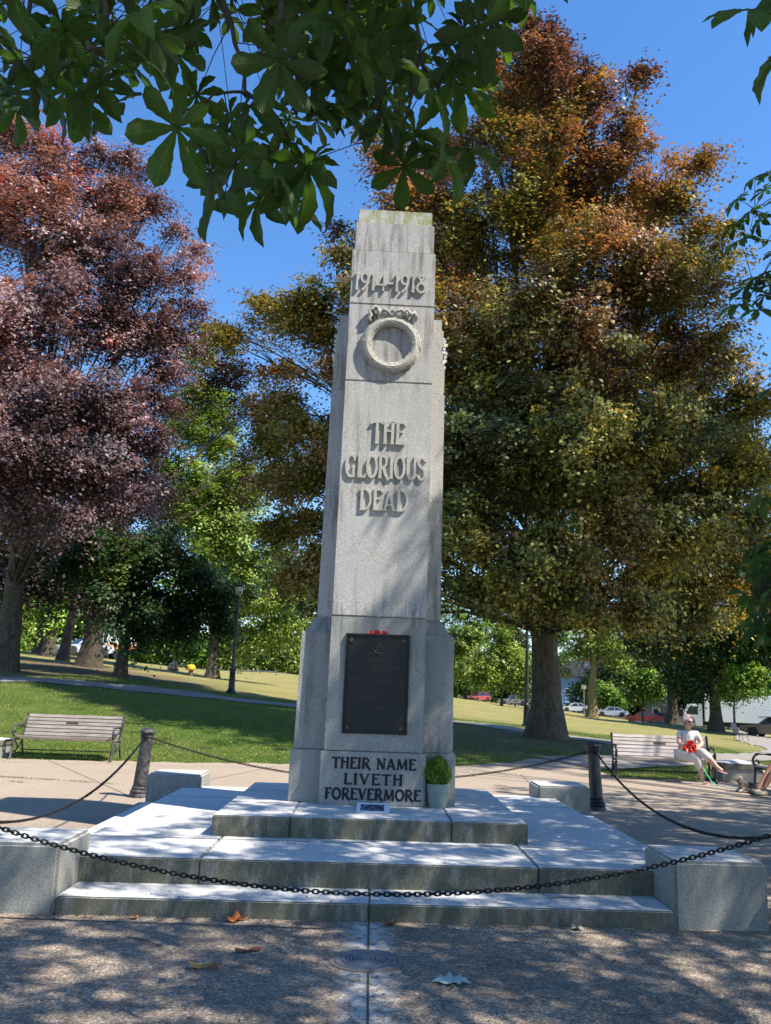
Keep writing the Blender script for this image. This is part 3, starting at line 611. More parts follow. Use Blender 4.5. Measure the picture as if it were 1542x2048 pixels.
cc = np.array([.032, .085, .014])*(.6+1.6*rng.random(N_))[:, None]*np.array([1, 1, 1]); cc[:, 0] += .025*rng.random(N_)
link_mesh('foliage', fast_mesh('conifer_sprays', V, np.arange(N_*3).reshape(-1, 3), colr=np.repeat(cc, 3, 0)), M['green_leaf'], pot)
b = MB(); b.tube([(0, 0, .2), (0, 0, .42)], [.008, .003], 6); b.build('stem', M['bark_dark'], pot)

# manhole cover in the paving
mh = empty('manhole_cover', (MHX, MHY, PZ), 'round ribbed grey metal cover set in the paving before the steps', 'manhole cover')
mm = plain('cover_metal', (.20, .205, .22), .5, .2, .35, 30); mr = plain('cover_rim', (.20, .17, .14), .8, 0, .3, 30)
b = MB(); b.lathe([(.220, -.004), (.222, .006), (.196, .009), (.192, .004), (.192, 0)], 64); b.build('rim', mr, mh)
prof = [(0, .006)]
for r_ in (.02, .045, .07, .095, .12, .145): prof += [(r_, .003), (r_+.002, .013), (r_+.013, .013), (r_+.015, .003)]
prof += [(.19, .006), (.193, .009), (.212, .009), (.216, .001)]
prof = [(r_*.885, z_+.001) for r_, z_ in prof]; b = MB(); b.lathe(prof, 64); b.box((-.012, -.05, .0115), (.012, .05, .0135)); b.build('lid', mm, mh)
# ---------------------------------------------------------------- trees
def leaves(pos, nrm, size, aspect, cols, rg=rng, fold=.25):
    n_ = len(pos); nrm = nrm/np.linalg.norm(nrm, axis=1)[:, None]
    t = np.cross(nrm, rg.normal(0, 1, (n_, 3))); t /= np.linalg.norm(t, axis=1)[:, None]; s = np.cross(nrm, t)
    L = (size*rg.uniform(.65, 1.3, n_))[:, None]; Wd = L*aspect
    V = np.stack([pos-t*L*.5, pos-s*Wd*.5+nrm*L*fold*.3, pos+t*L*.5-nrm*L*.08, pos+s*Wd*.5+nrm*L*fold*.3], 1).reshape(-1, 3)
    return V, np.arange(n_*4).reshape(-1, 4), np.repeat(cols, 4, 0)
def palette_mix(P, pal, tone, rg):
    # pal: list of (colour, weight); tone in 0..1 per leaf picks along the list, with neighbouring leaves alike
    C_ = np.array([c for c, _ in pal]); Wt = np.cumsum([w_ for _, w_ in pal]); Wt = Wt/Wt[-1]
    idx = np.searchsorted(Wt, np.clip(tone, 0, .9999)); return C_[np.clip(idx, 0, len(pal)-1)]*rg.uniform(.7, 1.35, (len(P), 1))
def tree(name, label, cat, px, dist, rad, trunk_h, blobs, pal, leafs=.14, clump=.75, dens=3.0, per=220, bk='bark_beech', group=None, mat='green_leaf', aspect=.62, seed=1, lean=(0, 0), flare=1.7, flat=.7, tonez=None, sub=2, shape=None, droop=.55, limbs=True, base_xy=None):
    rg = np.random.default_rng(seed)
    if base_xy is None:
        py = 1390.; P0 = polar(px, py, dist); x0, y0 = P0[0], P0[1]
        for _ in range(12):
            z = tz(x0, y0); u, v, _d = proj([x0, y0, z]); P0 = polar(px, float(v[0]), dist); x0, y0 = P0[0], P0[1]
    else: x0, y0 = base_xy
    z0 = tz(x0, y0); O = np.array([x0, y0, z0]); root = empty(name, (x0, y0, z0), label, cat, group)
    BL = []
    for bb in blobs:
        bx_, by_, br = bb[:3]; dd = bb[3] if len(bb) > 3 else 0.
        c = polar(bx_, by_, dist+dd); BL.append((c-O, br*(dist+dd)/FPX))
    zmin = min(c[2]-r for c, r in BL); zmax = max(c[2]+r for c, r in BL)
    # trunk
    b = MB(); top = np.array([lean[0], lean[1], trunk_h]); n_ = 12; seg = 18; vs_ = []; k1, k2 = rg.uniform(0, 6, 2)
    for i in range(n_):
        f = i/(n_-1); zz = -.25+f*(trunk_h+.25); r_ = rad*(1-.45*f)*(1+(flare-1)*math.exp(-max(zz, 0)/(rad*1.1)))
        for j in range(seg):
            a = 2*math.pi*j/seg; q = r_*(1+.07*math.sin(3*a+k1)+.06*math.sin(5*a+k2)+.10*(flare-1)*math.exp(-max(zz, 0)/rad)*math.sin(6*a+k1)+.03*math.sin(zz*4+a*2))
            vs_.append((lean[0]*f**1.4+q*math.cos(a)+.03*math.sin(zz*1.3)*rad*3, lean[1]*f**1.4+q*math.sin(a), zz))
    b.add(vs_, [(i*seg+j, i*seg+(j+1) % seg, (i+1)*seg+(j+1) % seg, (i+1)*seg+j) for i in range(n_-1) for j in range(seg)]+[tuple((n_-1)*seg+j for j in range(seg))])
    b.build('trunk', M[bk], root, smooth=True)
    # clump centres
    CC = []; rr = []
    for c, r in BL:
        k = max(3, int(round(1.75*dens*(r/clump)**2))); d = rg.normal(0, 1, (k, 3)); d /= np.linalg.norm(d, axis=1)[:, None]
        d[:, 2] = np.where(d[:, 2] < -.3, -d[:, 2]*rg.random(k), d[:, 2])
        p = c+d*r*rg.uniform(.45, 1.0, (k, 1)); CC.append(p); rr.append(np.full(k, r))
    CC = np.concatenate(CC)
    K = len(CC); cr = clump*rg.uniform(.55, 1.35, K); nl = np.maximum(8, (per*(cr/clump)**2)).astype(int); idx = np.repeat(np.arange(K), nl); N_ = len(idx)
    axis = CC-np.array([0, 0, (zmin+zmax)/2])*np.array([0, 0, 1]); hor_ = axis.copy(); hor_[:, 2] = 0; hn = np.linalg.norm(hor_, axis=1)[:, None]+1e-6; hor_ /= hn
    # every clump is a spray: elongated outwards, drooping at its tip, with finger-like twigs
    q = rg.normal(0, 1, (N_, 3)); ang = rg.uniform(0, 2*np.pi, N_)
    nf = 7; fa = np.floor(rg.random(N_)*nf)/nf*2*np.pi+idx*1.7; rad_ = np.minimum(np.abs(rg.normal(0, .52, N_)), 1.25*rg.random(N_)**.3)
    lx = np.cos(fa)*rad_+q[:, 0]*.14; ly = np.sin(fa)*rad_+q[:, 1]*.14
    H = hor_[idx]; S = np.stack([-H[:, 1], H[:, 0], np.zeros(N_)], -1); c_ = cr[idx][:, None]
    off = H*(lx[:, None]*1.25)+S*ly[:, None]; pos = CC[idx]+off*c_; tl1, tl2 = rg.normal(0, .38, K)[idx], rg.normal(0, .38, K)[idx]; pos[:, 2] += (lx*tl1+ly*tl2)*c_[:, 0]
    pos[:, 2] += (q[:, 2]*flat*.33*c_[:, 0])-.25*np.abs(q[:, 1]*q[:, 2])*c_[:, 0]*(flat > .5)-droop*c_[:, 0]*(rad_**2)*.8+.15*c_[:, 0]*lx
    out = (pos-np.array([0, 0, zmin+(zmax-zmin)*.35])); out /= np.linalg.norm(out, axis=1)[:, None]
    cn_ = (out*.0)[:1]; cnr = rg.normal(0, .30, (K, 3)); nrm = out*.55+np.array([0, 0, .75])+cnr[idx]+rg.normal(0, .40, (N_, 3))
    tone = (np.sin(CC[:, 0]*.8+1)+np.sin(CC[:, 1]*.9+CC[:, 2]*.6)+np.sin(CC[:, 2]*1.1+2))/8+.5+rg.normal(0, .14, K)
    tone = tone[idx]+rg.normal(0, .10, N_)
    if tonez: tone = tone+tonez*((pos[:, 2]-zmin)/(zmax-zmin)-.5)
    cols = palette_mix(pos, pal, tone, rg)*rg.uniform(.65, 1.4, K)[idx][:, None]
    V, F, C_ = leaves(pos, nrm, leafs, aspect, cols, rg)
    link_mesh('crown', fast_mesh('crown', V, F, colr=C_), M[mat], root)
    # limbs
    if limbs:
        b = MB(); j = 0
        for bi, (c, r) in enumerate(BL):
            h0 = np.clip(c[2]*.45, trunk_h*.45, trunk_h*.97); f = max(0, (h0+.25)/(trunk_h+.25)); p0 = np.array([lean[0]*f**1.4, lean[1]*f**1.4, h0])
            mid = p0*.45+c*.55+np.array([0, 0, .10*np.linalg.norm(c-p0)])*(1 if c[2] > h0 else .3)
            rd = rad*.15*rg.uniform(.6, 1.1)
            pts = [p0*(1-s_)**2+2*mid*s_*(1-s_)+c*s_**2+rg.normal(0, .06, 3)*(0 < s_ < 1) for s_ in np.linspace(0, 1, 7)]
            b.tube(pts, list(np.linspace(rd, rd*.3, 7)), 6, cap=False)
            near = np.argsort(np.linalg.norm(CC-c, axis=1))[:int(3+sub*3)]
            for kk in near[::max(1, len(near)//(sub*3))][:sub*3]:
                e = CC[kk]; s0 = rg.uniform(.55, .95); a_ = pts[int(s0*6)]; mm_ = (a_+e)/2+np.array([0, 0, .12*np.linalg.norm(e-a_)]); b.tube([a_, mm_, e], [rd*.35, rd*.22, .008], 5, cap=False)
        # central leader
        zt_ = zmax*.9; b.tube([(lean[0], lean[1], trunk_h*.95), (lean[0]*1.1+.2, lean[1], (trunk_h+zt_)/2), (lean[0]*1.1, lean[1], zt_)], [rad*.5, rad*.28, .03], 8, cap=False)
        b.build('branches', M['bark_dark'], root, smooth=True)
    return root

COPPER = [((.04, .052, .018), .07), ((.115, .135, .028), .15), ((.21, .20, .04), .15), ((.06, .075, .02), .11), ((.15, .13, .035), .12), ((.20, .125, .05), .16), ((.145, .08, .052), .13), ((.10, .05, .045), .07), ((.04, .028, .03), .04)]
PURPLE = [((.035, .028, .034), .14), ((.07, .045, .05), .24), ((.115, .072, .078), .30), ((.26, .185, .19), .21), ((.16, .09, .05), .11), ((.24, .05, .06), .03)]
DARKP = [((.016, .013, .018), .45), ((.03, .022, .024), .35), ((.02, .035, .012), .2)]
GREEN = [((.05, .11, .015), .3), ((.09, .17, .02), .4), ((.16, .24, .03), .3)]
BRIGHT = [((.09, .14, .025), .35), ((.16, .215, .04), .4), ((.24, .27, .06), .25)]
DGREEN = [((.014, .03, .012), .35), ((.022, .05, .018), .4), ((.05, .09, .02), .2), ((.12, .11, .02), .05)]

def dome(px, rngs, cx, half, dd):   # nearer blobs towards the middle of the crown
    return [(q[0], q[1], q[2], (q[3] if len(q) > 3 else 0)-dd*math.sqrt(max(0, 1-((q[0]-cx)/half)**2))*(.75 if q[1] < 500 else 1)) for q in rngs]
bR = [(1085, 75, 62), (1090, 175, 115), (985, 160, 45), (975, 265, 95), (1215, 190, 60), (1265, 160, 25), (1250, 300, 75), (1120, 330, 140), (1385, 345, 40), (1330, 420, 85), (1405, 440, 45), (790, 300, 45), (770, 370, 45), (850, 420, 90), (700, 500, 50), (670, 480, 25), (1000, 480, 150), (1180, 520, 150), (1430, 560, 55), (1300, 620, 125), (650, 570, 50), (590, 640, 48), (520, 650, 45), (465, 665, 32), (440, 650, 14), (635, 690, 60), (760, 600, 100), (900, 680, 140), (1100, 720, 170), (1400, 740, 95), (1470, 700, 30), (1480, 810, 50), (1525, 850, 22), (560, 800, 42), (620, 880, 75), (525, 840, 35), (760, 850, 110), (960, 900, 160), (1150, 930, 170), (1330, 900, 130), (1460, 930, 70), (560, 900, 40), (600, 1000, 72), (620, 1120, 72), (640, 1210, 40), (740, 1080, 100), (930, 1090, 130), (1090, 1130, 110), (1240, 1110, 120), (1390, 1090, 100), (1480, 1040, 50), (960, 1215, 55), (1010, 1190, 60), (1190, 1210, 55), (1280, 1230, 55)]
bRx = [(1000, 1000, 120, 2), (1130, 1010, 130, 0), (1000, 850, 130, 2), (1180, 830, 120, 1), (860, 1000, 110, 1), (1280, 1000, 120, 1), (1040, 650, 110, 1), (900, 560, 90, 1), (1250, 740, 110, 0), (740, 960, 80, 1), (720, 760, 90, 1), (1080, 1180, 60, -3), (900, 1180, 60, -2), (1130, 1190, 60, -5), (1400, 900, 90, 1), (840, 760, 80, 1), (550, 960, 48, 1), (575, 1060, 52, 1), (600, 1170, 48, 1), (545, 860, 40, 1), (640, 1060, 55, 2), (660, 940, 70, 2), (560, 740, 40, 1), (1350, 540, 75, 1), (1430, 860, 80, 0), (1500, 950, 48, 0), (1470, 1110, 60, 0), (1330, 1170, 65, -2), (1400, 1190, 45, -1), (1500, 1180, 50, 0), (1420, 1235, 52, -1), (1330, 1255, 45, -2), (1535, 1010, 34, 0), (1530, 1100, 40, 0), (1480, 930, 60, -1), (1360, 800, 90, -2), (1420, 1000, 80, -2), (1150, 400, 90, -3), (1000, 800, 110, -6), (1180, 980, 100, -6), (1120, 470, 100, 1), (1060, 250, 90, 0), (880, 330, 60, 1), (1260, 450, 80, 1)]
tree('copper_beech', 'great copper beech with orange and green leaves and a thick grey trunk behind the memorial', 'tree', 1090, 29, .50, 7.5, dome(0, [(x_+18*math.sin(i_*2.7), y_+24*math.sin(i_*1.9+1), r_*1.08) for i_, (x_, y_, r_) in enumerate(bR)], 1050, 520, 6.5)+bRx, COPPER, .13, .66, 3.3, 290, 'bark_beech', 'copper beeches in the park', 'beech_leaf', seed=3, tonez=.7, flare=1.6)
bL = [(40, 280, 60), (110, 300, 50), (60, 370, 85), (190, 320, 50), (270, 330, 45), (200, 410, 100), (300, 420, 50), (345, 470, 38), (330, 560, 75), (395, 510, 28), (60, 480, 140), (190, 560, 140), (370, 620, 50), (90, 680, 160), (260, 690, 115), (350, 690, 55), (20, 850, 150), (170, 860, 130), (290, 820, 80), (20, 1000, 75), (140, 980, 80), (240, 940, 70), (-90, 420, 130), (-130, 700, 180), (-140, 950, 160), (395, 660, 25), (330, 760, 50), (60, 1050, 40), (40, 900, 110, -2), (180, 930, 90, -2), (290, 880, 60, -2), (120, 800, 110, -2), (280, 1010, 50, -2), (130, 1040, 40, -2)]
tree('purple_beech', 'wide purple leaved beech filling the upper left of the photo', 'tree', 8, 36, .42, 7., dome(0, bL, 60, 420, 5.), PURPLE, .135, .70, 3.1, 250, 'bark_beech', 'copper beeches in the park', 'beech_leaf', seed=5, flare=1.4, tonez=.2)
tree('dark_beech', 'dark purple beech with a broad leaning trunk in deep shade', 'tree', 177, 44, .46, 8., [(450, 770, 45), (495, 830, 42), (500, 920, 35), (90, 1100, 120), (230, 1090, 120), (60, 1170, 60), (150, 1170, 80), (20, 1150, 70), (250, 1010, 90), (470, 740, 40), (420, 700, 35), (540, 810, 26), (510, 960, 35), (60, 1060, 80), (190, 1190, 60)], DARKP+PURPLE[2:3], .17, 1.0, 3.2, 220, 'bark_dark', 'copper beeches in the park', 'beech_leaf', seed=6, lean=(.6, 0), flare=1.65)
tree('leaning_tree', 'slender dark tree leaning right behind the broad purple beech', 'tree', 124, 52, .28, 9., [(140, 1080, 70), (180, 1130, 60), (90, 1130, 60)], DARKP, .18, 1.1, 3., 160, 'bark_dark', seed=7, lean=(1.6, 0), limbs=True)
tree('maple_tree', 'sunlit yellow green maple between the purple beech and the memorial', 'tree', 423, 60, .38, 6., [(400, 720, 34), (400, 1040, 70, 3), (450, 1150, 70, 3), (380, 820, 50, 2), (470, 950, 45, 2), (430, 840, 45), (415, 790, 42), (390, 860, 50), (345, 930, 50), (440, 900, 42), (430, 980, 75), (480, 1000, 50), (360, 1010, 70), (520, 1060, 45), (440, 1090, 80), (540, 1120, 42), (555, 1190, 48), (500, 1200, 70), (560, 1270, 45), (500, 1290, 38), (590, 1250, 28), (595, 1160, 22), (425, 1180, 50)], BRIGHT, .24, 1.1, 4.2, 200, 'bark_dark', 'green trees beyond the lawn', seed=8)
tree('low_maple', 'low hanging dark green maple with a short black trunk on the left lawn', 'tree', 240, 37, .26, 4., [(300, 1120, 75), (225, 1170, 70), (370, 1150, 75), (420, 1220, 62), (330, 1230, 75), (250, 1250, 50), (445, 1262, 32), (380, 1262, 36), (170, 1150, 60), (470, 1190, 35), (300, 1262, 30), (200, 1100, 60)], DGREEN, .17, .75, 3.4, 210, 'bark_dark', 'green trees beyond the lawn', seed=9, flare=1.3)
tree('park_tree', 'thin trunked tree far left beside the street', 'tree', 75, 66, .3, 7., [(60, 1225, 45), (95, 1200, 40), (50, 1180, 40)], GREEN, .26, 1.2, 3., 130, 'bark_dark', 'green trees beyond the lawn', seed=10)
tree('park_tree', 'thicker trunked tree far left between two darker trunks', 'tree', 96, 63, .42, 7., [(120, 1200, 45), (100, 1225, 30)], GREEN, .26, 1.2, 3., 130, 'bark_dark', 'green trees beyond the lawn', seed=11)
tree('purple_tree', 'dark purple tree behind the right end of the beech', 'tree', 1345, 72, .45, 5., [(1330, 1190, 80), (1410, 1150, 80), (1260, 1240, 50), (1300, 1290, 42), (1490, 1110, 80), (1365, 1260, 70), (1260, 1180, 50)], DARKP+PURPLE[1:2], .24, 1.1, 4., 200, 'bark_dark', 'copper beeches in the park', 'beech_leaf', seed=12)
tree('maple_tree', 'dark green maple with a stout grey trunk in front of the white truck', 'tree', 1432, 66, .46, 4.2, [(1325, 1290, 48), (1395, 1270, 75), (1480, 1260, 75), (1540, 1215, 70), (1430, 1330, 55), (1350, 1350, 38), (1510, 1310, 50), (1375, 1375, 26), (1560, 1300, 50)], DGREEN+GREEN[:1], .24, 1.0, 4.2, 200, 'bark_dark', 'green trees beyond the lawn', seed=13, flare=1.5)
tree('young_tree', 'small light green tree standing in front of the white truck', 'tree', 1470, 64, .11, 2., [(1488, 1355, 32), (1470, 1380, 26), (1500, 1382, 24), (1455, 1390, 16), (1510, 1350, 18)], GREEN, .18, .55, 4., 150, 'bark_dark', 'green trees beyond the lawn', seed=14, flare=1.2)
tree('young_tree', 'round grey green tree in front of the red car', 'tree', 1286, 105, .16, 1.8, [(1286, 1372, 36), (1265, 1388, 24), (1308, 1388, 24), (1290, 1350, 24)], DGREEN+GREEN, .3, 1.0, 4.5, 150, 'bark_dark', 'green trees beyond the lawn', seed=15, flare=1.2)
tree('shrub', 'rounded green shrub left of the round tree by the street', 'shrub', 1212, 132, .12, .8, [(1206, 1388, 30), (1226, 1402, 22), (1190, 1402, 18)], GREEN, .32, 1.1, 5., 150, 'bark_dark', seed=16, flare=1.2)
tree('crooked_tree', 'mossy yellow trunked tree with forking limbs beyond the lawn', 'tree', 1185, 112, .62, 9., [(1190, 1285, 40), (1150, 1310, 28), (1228, 1300, 38), (1165, 1255, 40), (1250, 1330, 26), (1215, 1250, 40), (1140, 1350, 18)], BRIGHT+GREEN, .36, 1.6, 3., 130, 'bark_yellow', 'green trees beyond the lawn', seed=17, lean=(.3, 0))
tree('young_maple', 'bright green young maple right of the memorial, before the grey pickup', 'tree', 1003, 100, .18, 3., [(1005, 1300, 38), (978, 1330, 34), (1038, 1335, 34), (1000, 1268, 22), (1048, 1365, 20), (962, 1360, 20), (1005, 1350, 30)], BRIGHT, .32, 1.2, 4.5, 150, 'bark_dark', 'green trees beyond the lawn', seed=18, flare=1.2)
tree('young_maple', 'bright green young maple half hidden by the edge of the memorial', 'tree', 932, 112, .18, 3., [(932, 1300, 28), (920, 1340, 26), (945, 1345, 26), (915, 1275, 22), (945, 1270, 22)], BRIGHT, .34, 1.2, 4.5, 150, 'bark_dark', 'green trees beyond the lawn', seed=19, flare=1.2)
# tree belt beyond the streets
k = 0
for (x, d, yt, yb_, hw_, pal, what) in [(-60, 110, 1120, 1290, 90, GREEN, 'far left end'), (40, 120, 1130, 1285, 70, BRIGHT, 'left of the leaning trunks'), (150, 125, 1130, 1290, 80, GREEN, 'behind the leaning trunks'), (250, 120, 1150, 1300, 70, BRIGHT, 'behind the low dark maple'), (340, 118, 1160, 1312, 70, GREEN, 'above the couple on the lawn'), (450, 115, 1150, 1320, 70, GREEN, 'behind the street lamp'), (545, 112, 1120, 1330, 70, BRIGHT, 'left of the memorial'), (640, 120, 1150, 1350, 80, DGREEN+GREEN, 'behind the left edge of the memorial'), (760, 130, 1100, 1370, 100, GREEN, 'hidden by the memorial'), (900, 170, 1180, 1385, 80, GREEN, 'right edge of the memorial'), (985, 185, 1200, 1385, 70, DGREEN, 'behind the young maples'), (1070, 190, 1190, 1390, 80, DGREEN+GREEN, 'behind the beech trunk'), (1135, 195, 1290, 1370, 30, GREEN, 'beside the blue house'), (1240, 160, 1210, 1410, 90, DGREEN, 'behind the yellow trunk'), (1330, 150, 1250, 1425, 80, DGREEN, 'behind the round tree'), (1420, 125, 1260, 1400, 70, DGREEN, 'behind the truck cab'), (1510, 120, 1200, 1395, 90, DGREEN, 'above the truck'), (1620, 110, 1180, 1430, 110, GREEN, 'beyond the right edge')]:
    h = (yb_-yt)/2; bl = [(x, yt+h*.45, hw_*.5), (x-hw_*.5, yt+h*.9, hw_*.5), (x+hw_*.5, yt+h*.95, hw_*.52), (x-hw_*.55, yb_-h*.35, hw_*.5), (x+hw_*.5, yb_-h*.35, hw_*.48), (x, yb_-h*.6, hw_*.6), (x+hw_*.1, yb_-h*.15, hw_*.45), (x-hw_*.4, yb_-h*.05, hw_*.35), (x+hw_*.5, yb_-4, hw_*.3), (x-hw_*.75, yb_-2, hw_*.3), (x+hw_*.85, yb_-2, hw_*.28), (x, yb_, hw_*.3)]
    tree('belt_tree', 'leafy tree of the far belt, '+what, 'tree', x, d, .35, 3.5, bl, pal, .5, 1.8, 3.6, 120, 'bark_dark', 'trees of the far belt', seed=100+k, flare=1.3, sub=1); k += 1

# ---------------------------------------------------------------- horse chestnut: palmate leaves
def palmate(rows, colsn, nleaf=7):
    V = []; F = []; UV = []
    for l in range(nleaf):
        a = (l-(nleaf-1)/2)*R(52 if nleaf == 7 else 62); L = (1, .93, .78, .60)[abs(l-nleaf//2)] if nleaf == 7 else (1, .85, .65)[abs(l-nleaf//2)]
        base = len(V); prof = [(0, .02), (.12, .05), (.3, .105), (.5, .165), (.68, .205), (.82, .19), (.92, .11), (1., .005)]
        ts = np.linspace(0, 1, rows+1)
        for i, t_ in enumerate(ts):
            wv = np.interp(t_, [p[0] for p in prof], [p[1] for p in prof])*L*1.0
            if 0 < i < rows: wv *= 1+.05*(-1)**i
            for j in range(colsn+1):
                u_ = j/colsn*2-1; y = t_*L; x = u_*wv; z = abs(u_)*wv*.42-.30*t_*t_*L+.012*math.sin(t_*34+abs(u_)*3)*(rows > 5)
                V.append((x*math.cos(a)+y*math.sin(a), -x*math.sin(a)+y*math.cos(a), z)); UV.append((u_, t_+l))
        for i in range(rows):
            for j in range(colsn): p = base+i*(colsn+1)+j; F.append((p, p+1, p+colsn+2, p+colsn+1))
    return np.array(V), np.array(F), np.array(UV)
HI = palmate(9, 4); LO = palmate(2, 2, 5)
def chestnut_leaves(name, pos, fwd, nrm, size, cols, tmpl, mat, parent):
    tv, tf, tu = tmpl; n_ = len(pos); f = fwd/np.linalg.norm(fwd, axis=1)[:, None]; nr = nrm-f*np.sum(nrm*f, 1)[:, None]; nr /= np.linalg.norm(nr, axis=1)[:, None]; s = np.cross(f, nr)
    bend = rng.uniform(.5, 1.8, n_)[:, None, None]
    V = pos[:, None]+size[:, None, None]*(tv[None, :, 0:1]*s[:, None]+tv[None, :, 1:2]*f[:, None]+bend*tv[None, :, 2:3]*nr[:, None])
    F = (tf[None]+(np.arange(n_)*len(tv))[:, None, None]).reshape(-1, tf.shape[1]); UV = np.tile(tu[tf.ravel()], (n_, 1))
    return link_mesh(name, fast_mesh(name, V.reshape(-1, 3), F, uv=UV, colr=np.repeat(cols, len(tv), 0)), M[mat], parent, smooth=True)
chest = empty('horse_chestnut', (5.6, -11.6, 0), 'horse chestnut whose dark branches of big palmate leaves hang into the top of the photo', 'tree', 'horse chestnuts over the paving')
chest2 = empty('horse_chestnut', (11.8, 1.2, 0), 'horse chestnut reaching into the right edge of the photo with small sprays of leaves', 'tree', 'horse chestnuts over the paving')
OC1 = np.array([5.6, -11.6, 0]); OC2 = np.array([11.8, 1.2, 0])
# visible hanging leaves: centres along sight lines at their own distances
hero = [(449, 389, 2.9), (575, 398, 3.0), (548, 345, 2.8), (612, 335, 2.8), (420, 345, 3.0), (520, 400, 3.2), (355, 255, 2.9), (485, 303, 2.9), (300, 60, 3.1), (455, 262, 3.2), (545, 345, 3.3), (600, 325, 3.2), (500, 215, 3.2), (560, 268, 3.3), (628, 318, 3.5), (470, 330, 3.6), (760, 222, 3.1), (808, 332, 3.3), (885, 308, 3.2), (860, 178, 2.9), (935, 300, 3.6), (955, 60, 2.9), (985, 40, 3.2), (830, 265, 3.5), (90, 175, 3.0), (45, 130, 2.9), (200, 170, 2.9), (130, 60, 2.8), (255, 130, 3.1), (620, 200, 3.0), (700, 100, 2.9), (715, 190, 3.3), (395, 190, 3.6), (10, 190, 3.2), (1010, -20, 3.3), (665, 150, 3.4), (905, 150, 3.2), (925, 170, 3.5), (280, 25, 2.8), (380, 60, 3.4), (1055, -30, 3.1), (165, 195, 3.4), (230, 210, 3.6), (560, 120, 2.8)]
poly_top = [(-80, 240), (20, 235), (120, 225), (240, 205), (300, 130), (420, 150), (480, 290), (600, 310), (650, 230), (700, 160), (745, 240), (830, 300), (930, 260), (960, 150), (1000, 60), (1060, -20)]
rg = np.random.default_rng(21); P_ = []
for x, y, d in hero: P_.append(polar(x, y, d))
for _ in range(310):
    x = rg.uniform(-140, 1080); ym = np.interp(x, [p[0] for p in poly_top], [p[1] for p in poly_top]); y = ym-rg.random()**.8*(ym+330)
    if 390 < x < 520 and 60 < y < 200 and rg.random() < .8: continue
    P_.append(polar(x, y, rg.uniform(2.9, 5.2)))
P_ = np.array(P_); n_ = len(P_)
az = rg.uniform(0, 2*np.pi, n_); drp = rg.uniform(.25, 1.3, n_); drp[:len(hero)] = rg.uniform(.7, 1.5, len(hero))
fwd = np.stack([np.cos(az), np.sin(az)*.7, -drp], -1); nr = np.stack([np.cos(az)*drp*.6, np.sin(az)*drp*.6, np.ones(n_)], -1)+rg.normal(0, .15, (n_, 3))
size = rg.uniform(.16, .22, n_); size[:len(hero)] = rg.uniform(.17, .235, len(hero)); cols = np.array([.042, .075, .02])*rg.uniform(.7, 1.4, (n_, 1))*np.where(rg.random((n_, 1)) < .12, [[1.5, 1.35, .9]], [[1, 1, 1]])
chestnut_leaves('foliage', P_-OC1, fwd, nr, size, cols, HI, 'chestnut_leaf', chest)
# twigs: a petiole from every leaf up to a node, nodes strung on branches
b = MB(); nodes = []
for x0, y0, d0, x1, y1, d1, r0 in [(415, -120, 3.6, 492, 190, 3.1, .016), (492, 190, 3.1, 590, 300, 3.2, .010), (560, -150, 3.3, 560, 130, 2.9, .02), (790, -150, 3.6, 840, 120, 3.2, .016), (840, 120, 3.2, 800, 310, 3.3, .010), (840, 120, 3.2, 900, 290, 3.4, .009), (200, -150, 3.2, 210, 100, 3.0, .02), (60, -120, 3.2, 60, 110, 3.1, .014), (210, 100, 3., 100, 160, 3.1, .01), (500, 190, 3.1, 360, 235, 3.0, .007), (1000, -150, 3.4, 960, 30, 3.0, .014), (700, -150, 3.2, 700, 80, 3.1, .014), (492, 190, 3.1, 480, 290, 3.0, .007)]:
    a_, e_ = polar(x0, y0, d0)-OC1, polar(x1, y1, d1)-OC1; pts = [a_*(1-s_)+e_*s_+np.array([0, 0, .05*math.sin(s_*3.1)])+rg.normal(0, .006, 3) for s_ in np.linspace(0, 1, 9)]
    b.tube(pts, list(np.linspace(r0, r0*.45, 9)), 7, cap=False); nodes += pts
nodes = np.array(nodes)
for i in range(n_):
    p = P_[i]-OC1; dd = nodes-p; c_ = dd[:, 2]+.02 ; dist_ = np.linalg.norm(dd, axis=1)+np.where(c_ < 0, .6, 0); k = int(np.argmin(dist_)); nd = nodes[k]
    md = (p+nd)/2+np.array([0, 0, .03]); b.tube([p, md, nd], [.0022, .0022, .003], 5, cap=False)
b.build('twigs', M['bark_dark'], chest, smooth=True)

# unseen tall crowns, leaves placed by where their dappled shade should fall
def dens(gx, gy):
    sm_ = lambda a, lo_, hi_: np.clip((a-lo_)/(hi_-lo_), 0, 1)**2*(3-2*np.clip((a-lo_)/(hi_-lo_), 0, 1))
    front = np.where(gy < -3.1, .87, np.where(gx < -1.2, .55, .88))
    mid = .95*sm_(gx, -2.55, -1.5)*(1-sm_(gy, 2.0, 2.6)*(gx < 2.2))
    right = np.where(gx > 2.2, .955*(1-sm_(gy, 3.6, 4.4))+.5*sm_(gy, 3.6, 4.4)*(1-sm_(gy, 6.0, 7.0)), 0)
    leftlow = .25*(gx < -3)*(gy < 1)
    return np.where(gy < -.9, front, np.maximum(np.maximum(mid*(gy < 2.6), right), 0*leftlow))
N0 = 130000; gx_ = rg.uniform(-7, 10, N0); gy_ = rg.uniform(-8.5, 7.2, N0); hz = rg.uniform(6.2, 11.5, N0)
t_ = hz/SUN[2]; Q = np.stack([gx_+SUN[0]*t_, gy_+SUN[1]*t_, hz], -1)
